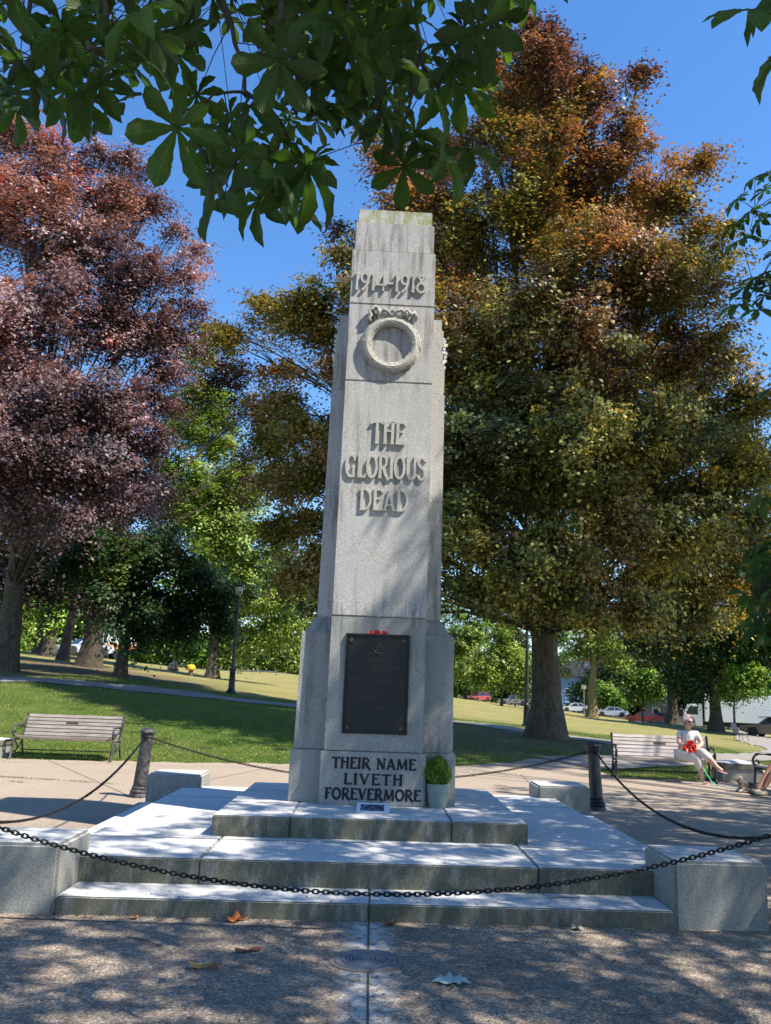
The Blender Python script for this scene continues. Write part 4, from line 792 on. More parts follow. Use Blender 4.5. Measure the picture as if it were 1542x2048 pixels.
D = np.clip(dens(gx_, gy_), 0, .96); tau = -np.log(1-D); nz_ = np.sin(gx_*1.7+1)*np.sin(gy_*2.1)+.6*np.sin(gx_*3.9+gy_*2.7)+.5*np.sin(gy_*5.3-gx_*2); tau *= np.where((gy_ > -.9) & (gx_ < 1.5), np.clip(1-.6*np.sin(gx_*3.4+gy_*1.7+.6), .12, 1.8), np.clip(1-.32*nz_, .25, 1.6))
area = 17*15.7; leafA = .024; keep = rg.random(N0) < tau/leafA*area/N0
u, v, d = proj(Q); inside = (d > 0) & (u > -90) & (u < 1632) & (v > -90) & (v < 2140)
Q = Q[keep & ~inside]; print('shade leaves', len(Q), 'max prob', float((tau/leafA*area/N0).max()))
NL = 16000; gl_x = rg.uniform(-9, 7.5, NL); gl_y = rg.uniform(10.2, 21, NL); hl = rg.uniform(15, 21, NL); tl_ = hl/SUN[2]  # unseen higher leaves added to shade the lawn
Dl = np.where(gl_x < .5, np.clip((gl_y-11.2)/2.5, 0, 1)*.85*np.where((gl_x < -4.5) & (gl_y < 14), .3, 1), .8)*np.clip(.75+.5*np.sin(gl_x*1.1+1)*np.sin(gl_y*.9)+.3*np.sin(gl_x*2.3-gl_y*1.7), .1, 1.1); Ql = np.stack([gl_x+SUN[0]*tl_, gl_y+SUN[1]*tl_, hl], -1)
u, v, d = proj(Ql); insl = (d > 0) & (u > -90) & (u < 1632) & (v > -90) & (v < 2140); kl = rg.random(NL) < -np.log(1-np.clip(Dl, 0, .93))/2.3
Q = np.concatenate([Q, Ql[kl & ~insl]]); print('lawn shade leaves', int((kl & ~insl).sum()))
near2 = (Q[:, 0]-OC2[0])**2+(Q[:, 1]-OC2[1])**2 < (Q[:, 0]-OC1[0])**2+(Q[:, 1]-OC1[1])**2
for root, O, sel, sd_ in ((chest, OC1, ~near2, 1), (chest2, OC2, near2, 2)):
    q = Q[sel]; k = len(q); a = rg.uniform(0, 2*np.pi, k); f = np.stack([np.cos(a), np.sin(a), -rg.uniform(.1, .9, k)], -1)
    chestnut_leaves('crown', q-O, f, np.tile([[0, 0, 1.]], (k, 1))+rg.normal(0, .25, (k, 3)), rg.uniform(.19, .27, k)*np.where(q[:, 2] > 14, 1.5, 1), np.array([.035, .07, .018])*rg.uniform(.7, 1.4, (k, 1)), LO, 'chestnut_high', root)
    b = MB(); b.tube([(0, 0, -.1), (.05, 0, 1), (0, .05, 3), (.1, 0, 5)], [.52, .40, .36, .30], 16); b.build('trunk', M['bark_dark'], root, smooth=True)
    b = MB(); sel_ = q[rg.choice(k, min(k, 60), replace=False)]-O
    for e in sel_:
        p0 = np.array([.05, 0, rg.uniform(3, 5)]); m0 = p0*.6+e*.4+np.array([0, 0, .8]); pts = np.array([p0*(1-s_)**2+2*m0*s_*(1-s_)+e*s_*s_ for s_ in np.linspace(0, 1, 9)]); uu, vv, dd = proj(pts+O)
        if ((dd > 0) & (uu > -60) & (uu < 1600) & (vv > -60) & (vv < 2100)).any(): continue
        b.tube(pts, list(np.linspace(.06, .012, 9)), 6, cap=False)
    for nd in ([polar(415, -120, 3.6), polar(560, -150, 3.3), polar(790, -150, 3.6), polar(200, -150, 3.2), polar(60, -120, 3.2), polar(1000, -150, 3.4), polar(700, -150, 3.2)] if sd_ == 1 else []):
        e = nd-O; p0 = np.array([0, 0, 4.2]); m0 = p0*.5+e*.5+np.array([0, 0, 1.5]); b.tube([p0*(1-s_)**2+2*m0*s_*(1-s_)+e*s_*s_ for s_ in np.linspace(0, 1, 9)], list(np.linspace(.09, .02, 9)), 7, cap=False)
    b.build('branches', M['bark_dark'], root, smooth=True)
# sprays entering at the right edge
sp = [(1500, 20, 3.0), (1560, -20, 3.1), (1560, 110, 3.0), (1475, 400, 9.2), (1500, 425, 9.2), (1470, 450, 9.), (1530, 380, 9.4), (1500, 470, 9.1), (1540, 430, 9.6), (1480, 480, 8.9), (1535, 480, 9.5), (1560, 400, 9.3), (1510, 355, 9.5), (1545, 345, 9.6), (1560, 500, 9.2), (1520, 440, 8.8), (1490, 575, 8.9), (1510, 555, 9), (1535, 545, 9.2), (1500, 600, 8.8), (1530, 590, 9.3), (1550, 570, 9), (1565, 610, 9.4), (1515, 620, 8.7), (1475, 610, 9), (1545, 560, 8.6)]
sp += [(rg.uniform(1500, 1640), rg.uniform(1090, 1270), rg.uniform(8, 10)) for _ in range(60)]+[(rg.uniform(1570, 1700), rg.uniform(300, 1300), rg.uniform(8, 11)) for _ in range(150)]+[(1545, 775, 8.5), (1530, 1085, 8.5), (1510, 1110, 8.7), (1495, 1140, 8.4), (1490, 1190, 8.6), (1505, 1230, 8.5), (1530, 1000, 9)]
for root, O, far in ((chest, OC1, False), (chest2, OC2, True)):
    L_ = [s_ for s_ in sp if (s_[2] > 5) == far]; P2 = np.array([polar(*s_) for s_ in L_]); k = len(P2)
    a = rg.uniform(np.pi*.6, np.pi*1.6, k); dr = rg.uniform(.2, .9, k); f = np.stack([np.cos(a), np.sin(a)*.6, -dr], -1); nn = np.stack([np.cos(a)*dr*.6, np.sin(a)*dr*.4, np.ones(k)], -1)
    chestnut_leaves('foliage', P2-O, f, nn+rg.normal(0, .15, (k, 3)), rg.uniform(.17, .24, k), np.array([.04, .08, .02])*rg.uniform(.7, 1.4, (k, 1)), HI, 'chestnut_leaf', root)
    b = MB(); nds = []
    if not far: a_ = polar(1500, -60, 3.1)-O; e_ = polar(1640, 150, 3.2)-O; nds = [a_*(1-q)+e_*q for q in np.linspace(0, 1, 8)]; b.tube(nds, .008, 6, cap=False)
    if far:
        for (y, d) in ((420, 9.2), (580, 9), (1180, 8.6), (900, 9.2), (1080, 8.6), (760, 8.8)):
            a_ = polar(1510 if y not in (760, 900) else 1575, y, d)-O; e = np.array([0, 0, 4.5]); m0 = (a_+e)/2+np.array([0, 0, .6]); b.tube([a_*(1-s_)**2+2*m0*s_*(1-s_)+e*s_*s_ for s_ in np.linspace(0, 1, 9)], list(np.linspace(.006, .09, 9)), 6, cap=False)
            nds += [a_*(1-s_)**2+2*m0*s_*(1-s_)+e*s_*s_ for s_ in np.linspace(0, .6, 14)]
    for p in P2:
        p = p-O; dd = np.array(nds)-p; e = np.array(nds)[int(np.argmin(np.linalg.norm(dd, axis=1)))]; b.tube([p, (p+e)/2+np.array([0, 0, .05*np.linalg.norm(p-e)+.01]), e], [.003, .004, .006], 5, cap=False)
    b.build('twigs', M['bark_dark'], root, smooth=True)
# ---------------------------------------------------------------- bollards and chains
def bollard(loc, lean, mat, label):
    r_ = empty('bollard', loc, label, 'bollard', 'iron bollards round the memorial'); r_.rotation_euler = (0, lean, 0)
    b = MB(); b.lathe([(.135, 0), (.135, .03), (.128, .05), (.12, .055), (.128, .075), (.128, .09), (.112, .105), (.104, .11), (.112, .125), (.112, .135), (.10, .15)], 32); b.build('base', mat, r_, auto=40)
    b = MB(); b.lathe([(.10, .15), (.098, .18), (.086, .80), (.086, .835)], 64, flute=(16, .09, .19, .79)); b.build('shaft', mat, r_, smooth=True)
    b = MB(); b.lathe([(.086, .835), (.10, .842), (.103, .86), (.092, .868), (.092, .882), (.112, .895), (.118, .912), (.112, .93), (.085, .955), (.045, .972), (0, .977)], 32); b.build('cap', mat, r_, auto=40)
    b = MB(); b.tube([(.02*math.cos(R(a)), -.10, .82+.02*math.sin(R(a))) for a in range(0, 360, 45)], .006, 6, closed=True); b.build('chain_ring', M['chain'], r_)
    return r_
BOL = [((-3.33, 3.58, PZ), R(3.2), M['iron_worn'], 'worn grey fluted iron bollard with scraped paint left of the memorial'), ((3.37, 3.69, PZ), R(-3.2), M['iron'], 'black fluted iron bollard in front of the bench with the woman'),
       ((-3.38, -3.2, PZ), 0, M['iron'], 'fluted iron bollard outside the left edge of the photo'), ((3.42, -3.2, PZ), 0, M['iron'], 'fluted iron bollard outside the right edge of the photo')]
for a in BOL: bollard(*a)
def link_verts(L, wd, wire, n=14, m_=6):
    pts = []
    for i in range(n):
        a = 2*math.pi*i/n; x = math.cos(a); y = math.sin(a); e = .5
        pts.append((L/2*math.copysign(abs(x)**e, x), wd/2*math.copysign(abs(y)**.6, y), 0))
    b = MB(); b.tube(pts, wire, m_, closed=True); return np.array(b.v), b.f
LV, LF = link_verts(.046, .025, .0052); LF = np.array(LF)
def chain(a, e, low_z, label, pitch=.0345, skewt=.5):
    a = np.array(a, float); e = np.array(e, float); n_ = 400; ts = np.linspace(0, 1, n_); sag = (a[2]+e[2])/2-low_z
    P = a[None]*(1-ts[:, None])+e[None]*ts[:, None]; P[:, 2] -= sag*4*ts*(1-ts); s = np.concatenate([[0], np.cumsum(np.linalg.norm(np.diff(P, axis=0), axis=1))])
    k = int(s[-1]/pitch); V = []; F = []
    root_ = a
    for i in range(k):
        c = np.array([np.interp((i+.5)*pitch, s, P[:, q]) for q in range(3)]); c2 = np.array([np.interp((i+.6)*pitch, s, P[:, q]) for q in range(3)]); t = (c2-c)/np.linalg.norm(c2-c)
        up = np.array([0, 0, 1.]); sd_ = np.cross(t, up); sd_ /= np.linalg.norm(sd_); u_ = np.cross(sd_, t); ang = (math.pi/2 if i % 2 else 0)+R(28)+random.uniform(-.16, .16)
        yv = sd_*math.cos(ang)+u_*math.sin(ang); zv = np.cross(t, yv); V.append(c+LV[:, :1]*t+LV[:, 1:2]*yv+LV[:, 2:]*zv-root_); F.append(LF+len(LV)*i)
    o = link_mesh('chain', fast_mesh('chain', np.concatenate(V), np.concatenate(F)), M['chain'], smooth=True); o.location = a
    return tag(o, label, 'chain', 'chains hung between the bollards')
tl = (-3.28, 3.58, .855); tr_ = (3.32, 3.69, .86); fl = (-3.38, -3.2, .90); fr_ = (3.42, -3.2, .93)
chain((-3.31, -3.2, .885), (3.35, -3.2, .915), .262, 'heavy black chain sagging across the front of the steps')
chain((-3.30, 3.50, .84), (-3.38, -3.12, .83), .245, 'chain sagging along the left side of the steps from the worn bollard')
chain((3.34, 3.60, .84), (3.42, -3.12, .83), .30, 'chain sagging along the right side of the steps from the black bollard')
chain((-3.20, 3.58, .835), (3.24, 3.69, .84), .345, 'rear chain passing behind the memorial between the two visible bollards')

# ---------------------------------------------------------------- benches
def bench(loc, rz, length, slat, metal, label, plaque=None):
    r_ = empty('park_bench', loc, label, 'bench', 'slatted park benches with iron ends', rz); h = length/2
    for i in range(5):
        b = MB(); y = -.27+i*.092; z = .425+.012*math.cos(i*1.0)-(.012*i if i < 4 else .035); b.box((-h, y, z), (h, y+.078, z+.03)); b.build('seat_slat', slat, r_, bevel=.006)
    for i in range(6):
        f = i/5; z = .46+f*.37; y = .19+f*.13; b = MB(); b.hexa([(-h, y-.015, z), (h, y-.015, z), (h, y+.015, z-.008), (-h, y+.015, z-.008), (-h, y+.005, z+.060), (h, y+.005, z+.060), (h, y+.033, z+.052), (-h, y+.033, z+.052)]); b.build('back_slat', slat, r_, bevel=.005)
    for sx in (-1, 1):
        x = sx*(h-.015+.035); b = MB()
        def tb(p, w_=.02, fl_=1.): b.tube([(x, y, z) for y, z in p], w_, 6, flat=fl_)
        tb([(-.36, .012), (-.33, .03), (-.29, .18), (-.275, .32), (-.27, .41)], .022); tb([(-.40, .008), (-.33, .022), (-.28, .008)], .02)           # front leg and toe
        tb([(.33, .01), (.30, .03), (.22, .18), (.17, .33), (.17, .44), (.22, .60), (.30, .83), (.335, .885), (.32, .90)], .022); tb([(.28, .008), (.32, .02), (.40, .008)], .02)
        tb([(-.27, .405), (-.05, .385), (.17, .40)], .022)
        tb([(-.29, .13), (-.20, .10), (-.05, .17), (.05, .24), (.12, .33), (.17, .37)], .014); tb([(-.27, .37), (-.15, .34), (-.06, .26), (-.02, .18)], .014)
        # scrolled armrest
        sp_ = [(.21, .62), (.10, .655), (-.05, .675), (-.19, .672), (-.27, .635), (-.315, .565), (-.305, .49), (-.25, .455), (-.195, .475), (-.185, .53), (-.225, .56), (-.255, .535)]
        b.tube([(x, y, z) for y, z in sp_], [.018]+[.024]*7+[.02, .017, .014, .012], 8); b.box((x-.03, -.25, .665), (x+.03, .12, .683))
        b.build('end_frame', metal, r_, smooth=True)
    b = MB(); b.tube([(-h, .05, .17), (h, .05, .17)], .012, 8); b.build('tie_rod', metal, r_)
    if plaque:
        x0, z0 = plaque; y = .19+(z0-.46)/.37*.13
        b = MB(); b.hexa([(x0-.13, y-.020, z0), (x0+.13, y-.020, z0), (x0+.13, y-.015, z0), (x0-.13, y-.015, z0), (x0-.13, y-.003, z0+.045), (x0+.13, y-.003, z0+.045), (x0+.13, y+.002, z0+.045), (x0-.13, y+.002, z0+.045)]); b.build('name_plate', plain('plate_brass', (.07, .035, .025), .6, .2, .5, 60), r_)
    return r_
bench((-6.35, 9.32, PZ+.005), R(-2.0), 2.02, M['slat'], M['iron_worn'], 'weathered slatted bench with worn iron ends, empty, on the left', (-.05, .70))
bench((6.13, 8.86, PZ+.005), R(-7), 1.96, M['slat_pale'], M['iron'], 'pale slatted bench with black iron ends on which the woman sits', (-.0, .70))
bench((7.87, 6.45, PZ+.005), R(-80), 1.9, M['slat_pale'], M['iron'], 'bench cut off by the right edge, beside the resting dog')
# stone plinths at the bench ends
def plinth(loc, rz, sx, sy, h, label):
    r_ = empty('stone_plinth', loc, label, 'stone block', 'low stone plinths by the benches', rz)
    b = MB(); b.box((-sx+.02, -sy+.02, 0), (sx-.02, sy-.02, h*.62)); b.build('lower_stone', M['granite_block'], r_, bevel=.015)
    b = MB(); b.hexa([(-sx, -sy, h*.62), (sx, -sy, h*.62), (sx, sy, h*.62), (-sx, sy, h*.62), (-sx, -sy, h*.86), (sx, -sy, h*.86), (sx, sy, h*.86), (-sx, sy, h*.86)])
    b.add([(-sx, -sy, h*.861), (sx, -sy, h*.861), (sx, sy, h*.861), (-sx, sy, h*.861), (0, 0, h)], [(0, 1, 4), (1, 2, 4), (2, 3, 4), (3, 0, 4)]); b.build('cap_stone', M['granite_pale'], r_)
plinth((7.85, 9.15, 0), R(-8), .44, .40, .46, 'mossy stone plinth at the right end of the occupied bench')
plinth((-8.02, 9.28, 0), R(-3), .44, .35, .44, 'pale stone plinth cut by the left edge beside the empty bench')

# ---------------------------------------------------------------- lamp posts
glassm = plain('frosted_globe', (.62, .60, .50), .35, 0, .1, 20)
def lamp_post(x, y, label, hh=4.5):
    z = tz(x, y); r_ = empty('lamp_post', (x, y, z), label, 'lamp post', 'black park lamp posts')
    b = MB(); b.lathe([(.27, -.1), (.27, .03), (.22, .06), (.20, .10), (.15, .14), (.135, .22), (.115, .80), (.125, .83), (.125, .88), (.10, .92), (.085, .95)], 24, flute=(12, .06, .2, .8)); b.build('base', M['iron'], r_, auto=40)
    b = MB(); b.lathe([(.082, .95), (.058, hh-.62), (.075, hh-.60), (.075, hh-.55), (.09, hh-.50)], 16); b.build('pole', M['iron'], r_, auto=40)
    b = MB(); b.lathe([(.09, hh-.50), (.155, hh-.33), (.175, hh-.16), (.17, hh-.13)], 20); gl_ = b.build('globe', glassm, r_, smooth=True)
    b = MB()
    for k in range(6): a = k*math.pi/3+.3; b.tube([(.092*math.cos(a), .092*math.sin(a), hh-.50), (.16*math.cos(a), .16*math.sin(a), hh-.33), (.182*math.cos(a), .182*math.sin(a), hh-.14)], .008, 5)
    b.build('cage', M['iron'], gl_)
    b = MB(); b.lathe([(.19, hh-.15), (.195, hh-.12), (.17, hh-.04), (.13, hh), (.10, hh+.02), (.09, hh+.05), (.04, hh+.07), (0, hh+.08)], 20); b.build('cap', M['iron'], r_, auto=40)
lamp_post(-5.73, 26.2, 'black lamp post with frosted globe on the left lawn'); lamp_post(6.19, 25.09, 'black lamp post just left of the great beech trunk'); lamp_post(25.98, 64.18, 'far black lamp post above the seated woman', 4.6)

def spot(px, dist):
    y = 1400.; P0 = polar(px, y, dist)
    for _ in range(14):
        u, v, _d = proj([P0[0], P0[1], tz(P0[0], P0[1])]); P0 = polar(px, float(v[0]), dist)
    return P0[0], P0[1], tz(P0[0], P0[1])
# thin metal posts and a yellow topped post on the lawn
for (px, d, h, lb) in ((1168, 118, 4.0, 'thin grey sign pole left of the mossy yellow trunk'),):
    x, y, z = spot(px, d); r_ = empty('sign_pole', (x, y, z), lb, 'pole'); b = MB(); b.tube([(0, 0, -.1), (0, 0, h)], .07, 8); b.build('pole', plain('galvanised', (.25, .26, .25), .6, .4), r_); b = MB(); b.box((-.3, -.03, h-.5), (.3, -.0, h)); b.build('sign_panel', plain('sign_back', (.35, .35, .34), .6), r_)
x, y, z = spot(381, 60); r_ = empty('drinking_post', (x, y, z), 'short brown post with a yellow rounded top on the left lawn', 'post')
b = MB(); b.lathe([(.16, -.05), (.15, .40)], 16); b.build('post', plain('brown_post', (.13, .07, .045), .8), r_); b = MB(); b.lathe([(.15, .38), (.26, .40), (.28, .5), (.26, .68), (.18, .74), (0, .76)], 16); b.build('top', plain('yellow_top', (.75, .45, .02), .5), r_, smooth=True)

# dark lounge chair by the maple
x, y, z = spot(1482, 58); r_ = empty('garden_chair', (x, y, z), 'dark metal garden chair standing on the grass near the white truck', 'chair', rz=R(35))
b = MB(); b.box((-.3, -.32, .42), (.3, .3, .45)); b.build('seat', M['iron'], r_); b = MB(); b.hexa([(-.3, .28, .46), (.3, .28, .46), (.3, .31, .46), (-.3, .31, .46), (-.3, .5, 1.05), (.3, .5, 1.05), (.3, .53, 1.05), (-.3, .53, 1.05)]); b.build('backrest', M['iron'], r_)
for sx in (-.27, .27):
    for sy in (-.28, .26): b = MB(); b.tube([(sx, sy, .43), (sx*1.08, sy*1.15, 0)], .018, 6); b.build('leg', M['iron'], r_)
    b = MB(); b.tube([(sx*1.08, -.3, .43), (sx*1.1, -.3, .66), (sx*1.1, .3, .68)], .018, 6); b.build('armrest', M['iron'], r_)

# ---------------------------------------------------------------- vehicles
def wheel(r_, x, y, rad=.33, wd=.21):
    s_ = 1 if y > 0 else -1; w_ = MB().lathe([(rad-.10, -wd/2), (rad-.03, -wd/2), (rad, -wd/2+.04), (rad, wd/2-.04), (rad-.03, wd/2), (rad-.10, wd/2)], 24, axis='y').build('wheel', M['tyre'], r_, smooth=False); w_.location = (x, y, rad)
    MB().lathe([(0, s_*(wd/2-.01)), (.05, s_*(wd/2)), (rad*.62, s_*(wd/2-.02)), (rad*.70, s_*(wd/2-.0)), (rad*.72, s_*.02)], 20, axis='y').build('rim', M['rim'], w_)
def vehicle(name, loc, rz, style, colr_, label, group='vehicles parked along the streets'):
    r_ = empty(name, loc, label, name.split('_')[-1] if name != 'pickup_truck' else 'pickup', group, rz)
    pm = paint(name+'_paint', colr_); 
    if style == 'sedan': L, Wd, low, belt, roof, wx = 4.7, 1.82, .22, .90, 1.43, (-1.42, 1.38); cab = [(-.95, belt), (-.30, roof-.03), (.15, roof), (.85, roof-.05), (1.65, belt+.04)]; hood = [(-2.33, .45), (-2.30, .68), (-2.1, .76), (-1.0, belt), (1.7, belt+.05), (2.25, .92), (2.33, .72), (2.32, .40)]
    elif style == 'van': L, Wd, low, belt, roof, wx = 4.9, 1.95, .24, 1.02, 1.75, (-1.55, 1.45); cab = [(-1.35, belt), (-.65, roof-.06), (.0, roof), (1.9, roof-.03), (2.28, belt+.03)]; hood = [(-2.4, .5), (-2.36, .78), (-2.1, .90), (-1.35, belt), (2.32, belt+.04), (2.42, .8), (2.42, .42)]
    else: L, Wd, low, belt, roof, wx = 5.7, 1.98, .34, 1.12, 1.85, (-1.85, 1.75); cab = [(-.95, belt), (-.45, roof-.05), (.05, roof), (.85, roof-.03), (1.05, belt)]; hood = [(-2.8, .6), (-2.78, .95), (-2.5, 1.08), (-1.0, belt), (2.82, belt+.04), (2.85, .62)]
    wr_ = .34 if style != 'pickup' else .41; out = list(hood)
    for xw in (wx[1], wx[0]): out += [(xw+(wr_+.06)*math.cos(R(a)), low+(wr_+.16)*math.sin(R(a))) for a in (0, 30, 60, 90, 120, 150, 180)]
    b = MB(); b.prism(out, -Wd/2, Wd/2, 'y'); b.build('body', pm, r_, bevel=.05, seg=2, auto=50)
    tw = lambda z: Wd/2-.05-(z-belt)*.28
    def cabin(name_, outline, grow, mat, parent):
        b = MB(); n_ = len(outline); b.add([(x, -tw(z)-grow, z) for x, z in outline]+[(x, tw(z)+grow, z) for x, z in outline], [tuple(range(n_)), tuple(range(2*n_-1, n_-1, -1))]+[(i, n_+i, n_+(i+1) % n_, (i+1) % n_) for i in range(n_)]); return b.build(name_, mat, parent)
    cabin('windows', [(x, z-.02 if z > belt+.1 else z-.03) for x, z in cab], 0, M['glass'], r_)
    b = MB(); top = [(x, z) for x, z in cab if z > belt+.2]; n_ = len(top)
    b.add([(x, -tw(z)-.012, z+.012) for x, z in top]+[(x, tw(z)+.012, z+.012) for x, z in top]+[(x, -tw(z)-.012, z-.05) for x, z in top]+[(x, tw(z)+.012, z-.05) for x, z in top], [(i, i+1, n_+i+1, n_+i) for i in range(n_-1)]+[(2*n_+i, 2*n_+i+1, i+1, i) for i in range(n_-1)]+[(n_+i, n_+i+1, 3*n_+i+1, 3*n_+i) for i in range(n_-1)]); 
    for sy in (-1, 1):
        for (x0, z0), (x1, z1) in ((cab[0], cab[1]), (cab[-1], cab[-2])): b.tube([(x0, sy*tw(z0), z0), (x1, sy*tw(z1), z1)], .045, 6)
        xm = (cab[1][0]+cab[-2][0])/2+.1; b.tube([(xm, sy*(tw(belt)+.0), belt), (xm, sy*tw(roof-.03), roof-.04)], .04, 6)
        if style == 'van': b.tube([(1.3, sy*tw(belt), belt), (1.3, sy*tw(roof-.03), roof-.04)], .05, 6)
    b.build('roof', pm, r_)
    for xw in wx:
        for sy in (-1, 1): wheel(r_, xw, sy*(Wd/2-.10), wr_)
    for sy in (-1, 1):
        xf = hood[1][0]; b = MB(); b.box((xf-.03, sy*(Wd/2-.30)-.14, .60 if style == 'sedan' else .72), (xf+.12, sy*(Wd/2-.30)+.14, .72 if style == 'sedan' else .9)); b.build('headlight', M['rim'], r_, bevel=.02)
        xr_ = hood[-2][0]; b = MB(); b.box((xr_-.10, sy*(Wd/2-.2)-.15, .72 if style == 'sedan' else .85), (xr_+.03, sy*(Wd/2-.2)+.15, .88 if style == 'sedan' else 1.12)); b.build('tail_light', pm_['pop_b'], r_, bevel=.02)
    if style == 'pickup':
        b = MB(); b.box((1.2, -Wd/2+.14, .8), (2.7, Wd/2-.14, belt+.06)); b.build('cargo_bed', M['tyre'], r_)
    return r_
for (nm, px, d, off, st, c, lb) in [('parked_car', 1286, 115, 8, 'sedan', (.17, .008, .018), 'dark red saloon parked behind the round tree'), ('parked_car', 1326, 121, -12, 'sedan', (.14, .16, .20), 'blue grey saloon half hidden behind the dark red one'), ('parked_car', 1222, 128, 10, 'sedan', (.42, .47, .54), 'silver saloon right of the mossy yellow trunk'), ('parked_car', 1150, 140, 8, 'sedan', (.72, .72, .70), 'white car left of the mossy yellow trunk'), ('parked_car', 1176, 148, 5, 'sedan', (.45, .44, .44), 'pale car behind the white one, half hidden by the trunk'),
                               ('pickup_truck', 1026, 158, 8, 'pickup', (.22, .22, .23), 'grey pickup truck behind the young maple'), ('parked_van', 958, 166, 48, 'van', (.34, .02, .05), 'dark red people carrier seen from behind near the memorial'), ('parked_car', 918, 178, 20, 'sedan', (.75, .77, .8), 'white car glimpsed beside the red people carrier'), ('parked_car', 165, 76, 30, 'sedan', (.45, .50, .58), 'silver car glimpsed between the dark trunks on the left'), ('parked_car', 1556, 66, -20, 'sedan', (.12, .10, .09), 'dark car nose entering at the right edge below the truck')]:
    x, y, z = spot(px, d); a_ = math.atan2(y-CAM[1], x-CAM[0])-math.pi/2; vehicle(nm, (x, y, z+.05), a_+R(off), st, c, lb)
def box_truck(px, d, off, boxc, label, L=7.0, stripe=None, H=2.55):
    x, y, z = spot(px, d); a_ = math.atan2(y-CAM[1], x-CAM[0])-math.pi/2; r_ = empty('box_truck', (x, y, z+.05), label, 'truck', None, a_+R(off)); pm = paint('truck_white', boxc, .4)
    b = MB(); b.box((-L/2+1.7, -1.2, .95), (L/2, 1.2, .95+H)); b.build('cargo_box', pm, r_, bevel=.04)
    if stripe: b = MB(); b.box((-L/2+1.7, -1.215, .95), (L/2, -1.203, 1.35)); b.build('stripe', stripe, r_)
    else:
        b = MB(); b.box((L/2-1.6, -1.21, 1.55), (L/2-.5, -1.203, 1.63)); b.build('side_lettering', plain('grey_print', (.25, .25, .25)), r_)
    b = MB(); b.prism([(-L/2-.45, .5), (-L/2-.45, 1.25), (-L/2-.25, 1.45), (-L/2+.15, 2.5), (-L/2+1.5, 2.6), (-L/2+1.5, .5)], -1.05, 1.05, 'y'); cb = b.build('cab', pm, r_, bevel=.05)
    b = MB(); b.prism([(-L/2+.05, 1.55), (-L/2+.3, 2.3), (-L/2+1.1, 2.3), (-L/2+1.1, 1.55)], -1.06, 1.06, 'y'); b.build('side_window', M['glass'], cb)
    b = MB(); b.box((-L/2-.2, -.5, .55), (L/2, .5, .93)); b.build('chassis', M['tyre'], r_)
    for xw in (-L/2+.35, L/2-1.7):
        for sy in (-1, 1): wheel(r_, xw, sy*1.0, .5, .32)
box_truck(1462, 88, 2, (.80, .81, .82), 'long white box truck parked beyond the stout maple', 8.0)
box_truck(217, 84, 10, (.78, .78, .78), 'white van with an orange lower stripe glimpsed between left trunks', 4.6, plain('orange_stripe', (.7, .18, .03)), 2.0)

# ---------------------------------------------------------------- houses beyond the street
def house(px, d, w_, h, dp, colr_, roofc, label, off=0):
    x, y, z = spot(px, d); r_ = empty('house', (x, y, z), label, 'house', 'houses beyond the street', R(off)-math.atan2(x-CAM[0], y-CAM[1])); wm = plain('house_wall', colr_, .8, 0, .12, 1)
    b = MB(); b.box((-w_/2, 0, -1), (w_/2, dp, h)); b.build('wall', wm, r_)
    b = MB(); b.prism([(-w_/2-.5, h), (w_/2+.5, h), (0, h+w_*.3)], -.5, dp+.5, 'y'); b.build('roof', plain('house_roof', roofc, .85, 0, .2, 3), r_)
    n_ = max(2, int(w_/3))
    for fl_ in range(int(h//2.8)):
        for i in range(n_):
            xc = -w_/2+(i+.5)*w_/n_; zc = 1+fl_*2.8; b = MB(); b.box((xc-.6, -.06, zc), (xc+.6, .02, zc+1.3)); f_ = b.build('window', plain('white_trim', (.75, .76, .78)), r_); b = MB(); b.box((xc-.48, -.08, zc+.1), (xc+.48, -.05, zc+1.2)); b.build('pane', M['glass'], f_)
house(1150, 185, 12, 7.5, 9, (.16, .27, .50), (.10, .10, .12), 'blue house with white trim right of the beech trunk')
house(1010, 205, 12, 6, 9, (.40, .42, .45), (.13, .12, .12), 'pale grey house behind the grey pickup')
house(1235, 190, 16, 12, 10, (.55, .53, .50), (.20, .08, .06), 'cream house with a red brown roof behind the yellow trunk')
house(600, 140, 10, 5, 8, (.30, .30, .31), (.05, .05, .05), 'low grey shed with a dark roof left of the memorial')
house(1385, 140, 14, 5, 8, (.11, .11, .12), (.06, .05, .05), 'dark building behind the cab of the truck')

# ---------------------------------------------------------------- people
skin = plain('skin', (.50, .29, .21), .55, 0, .06, 20); skin_tan = plain('tanned_skin', (.34, .16, .10), .5, 0, .08, 20)
def skinned(name, joints, bones, mat, parent, sub=2):
    me = bpy.data.meshes.new(name); me.from_pydata([j[:3] for j in joints], bones, []); o = bpy.data.objects.new(name, me); col.objects.link(o); o.parent = parent; me.materials.append(mat)
    md = o.modifiers.new('skin', 'SKIN'); md.use_smooth_shade = True
    for i, j in enumerate(joints):
        v_ = me.skin_vertices[0].data[i]; v_.radius = (j[3], j[4] if len(j) > 4 else j[3]); v_.use_root = (i == 0)
    s_ = o.modifiers.new('sub', 'SUBSURF'); s_.levels = sub; s_.render_levels = sub
    return o
def ell(b, c, r_, n=16, m_=10, mi=0, squash=None):
    vs_ = []; 
    for i in range(m_+1):
        ph = math.pi*i/m_
        for j in range(n):
            a = 2*math.pi*j/n; p = [math.sin(ph)*math.cos(a), math.sin(ph)*math.sin(a), math.cos(ph)]
            if squash: p = squash(p)
            vs_.append((c[0]+r_[0]*p[0], c[1]+r_[1]*p[1], c[2]+r_[2]*p[2]))
    b.add(vs_, [(i*n+j, i*n+(j+1) % n, (i+1)*n+(j+1) % n, (i+1)*n+j) for i in range(m_) for j in range(n)], mi)
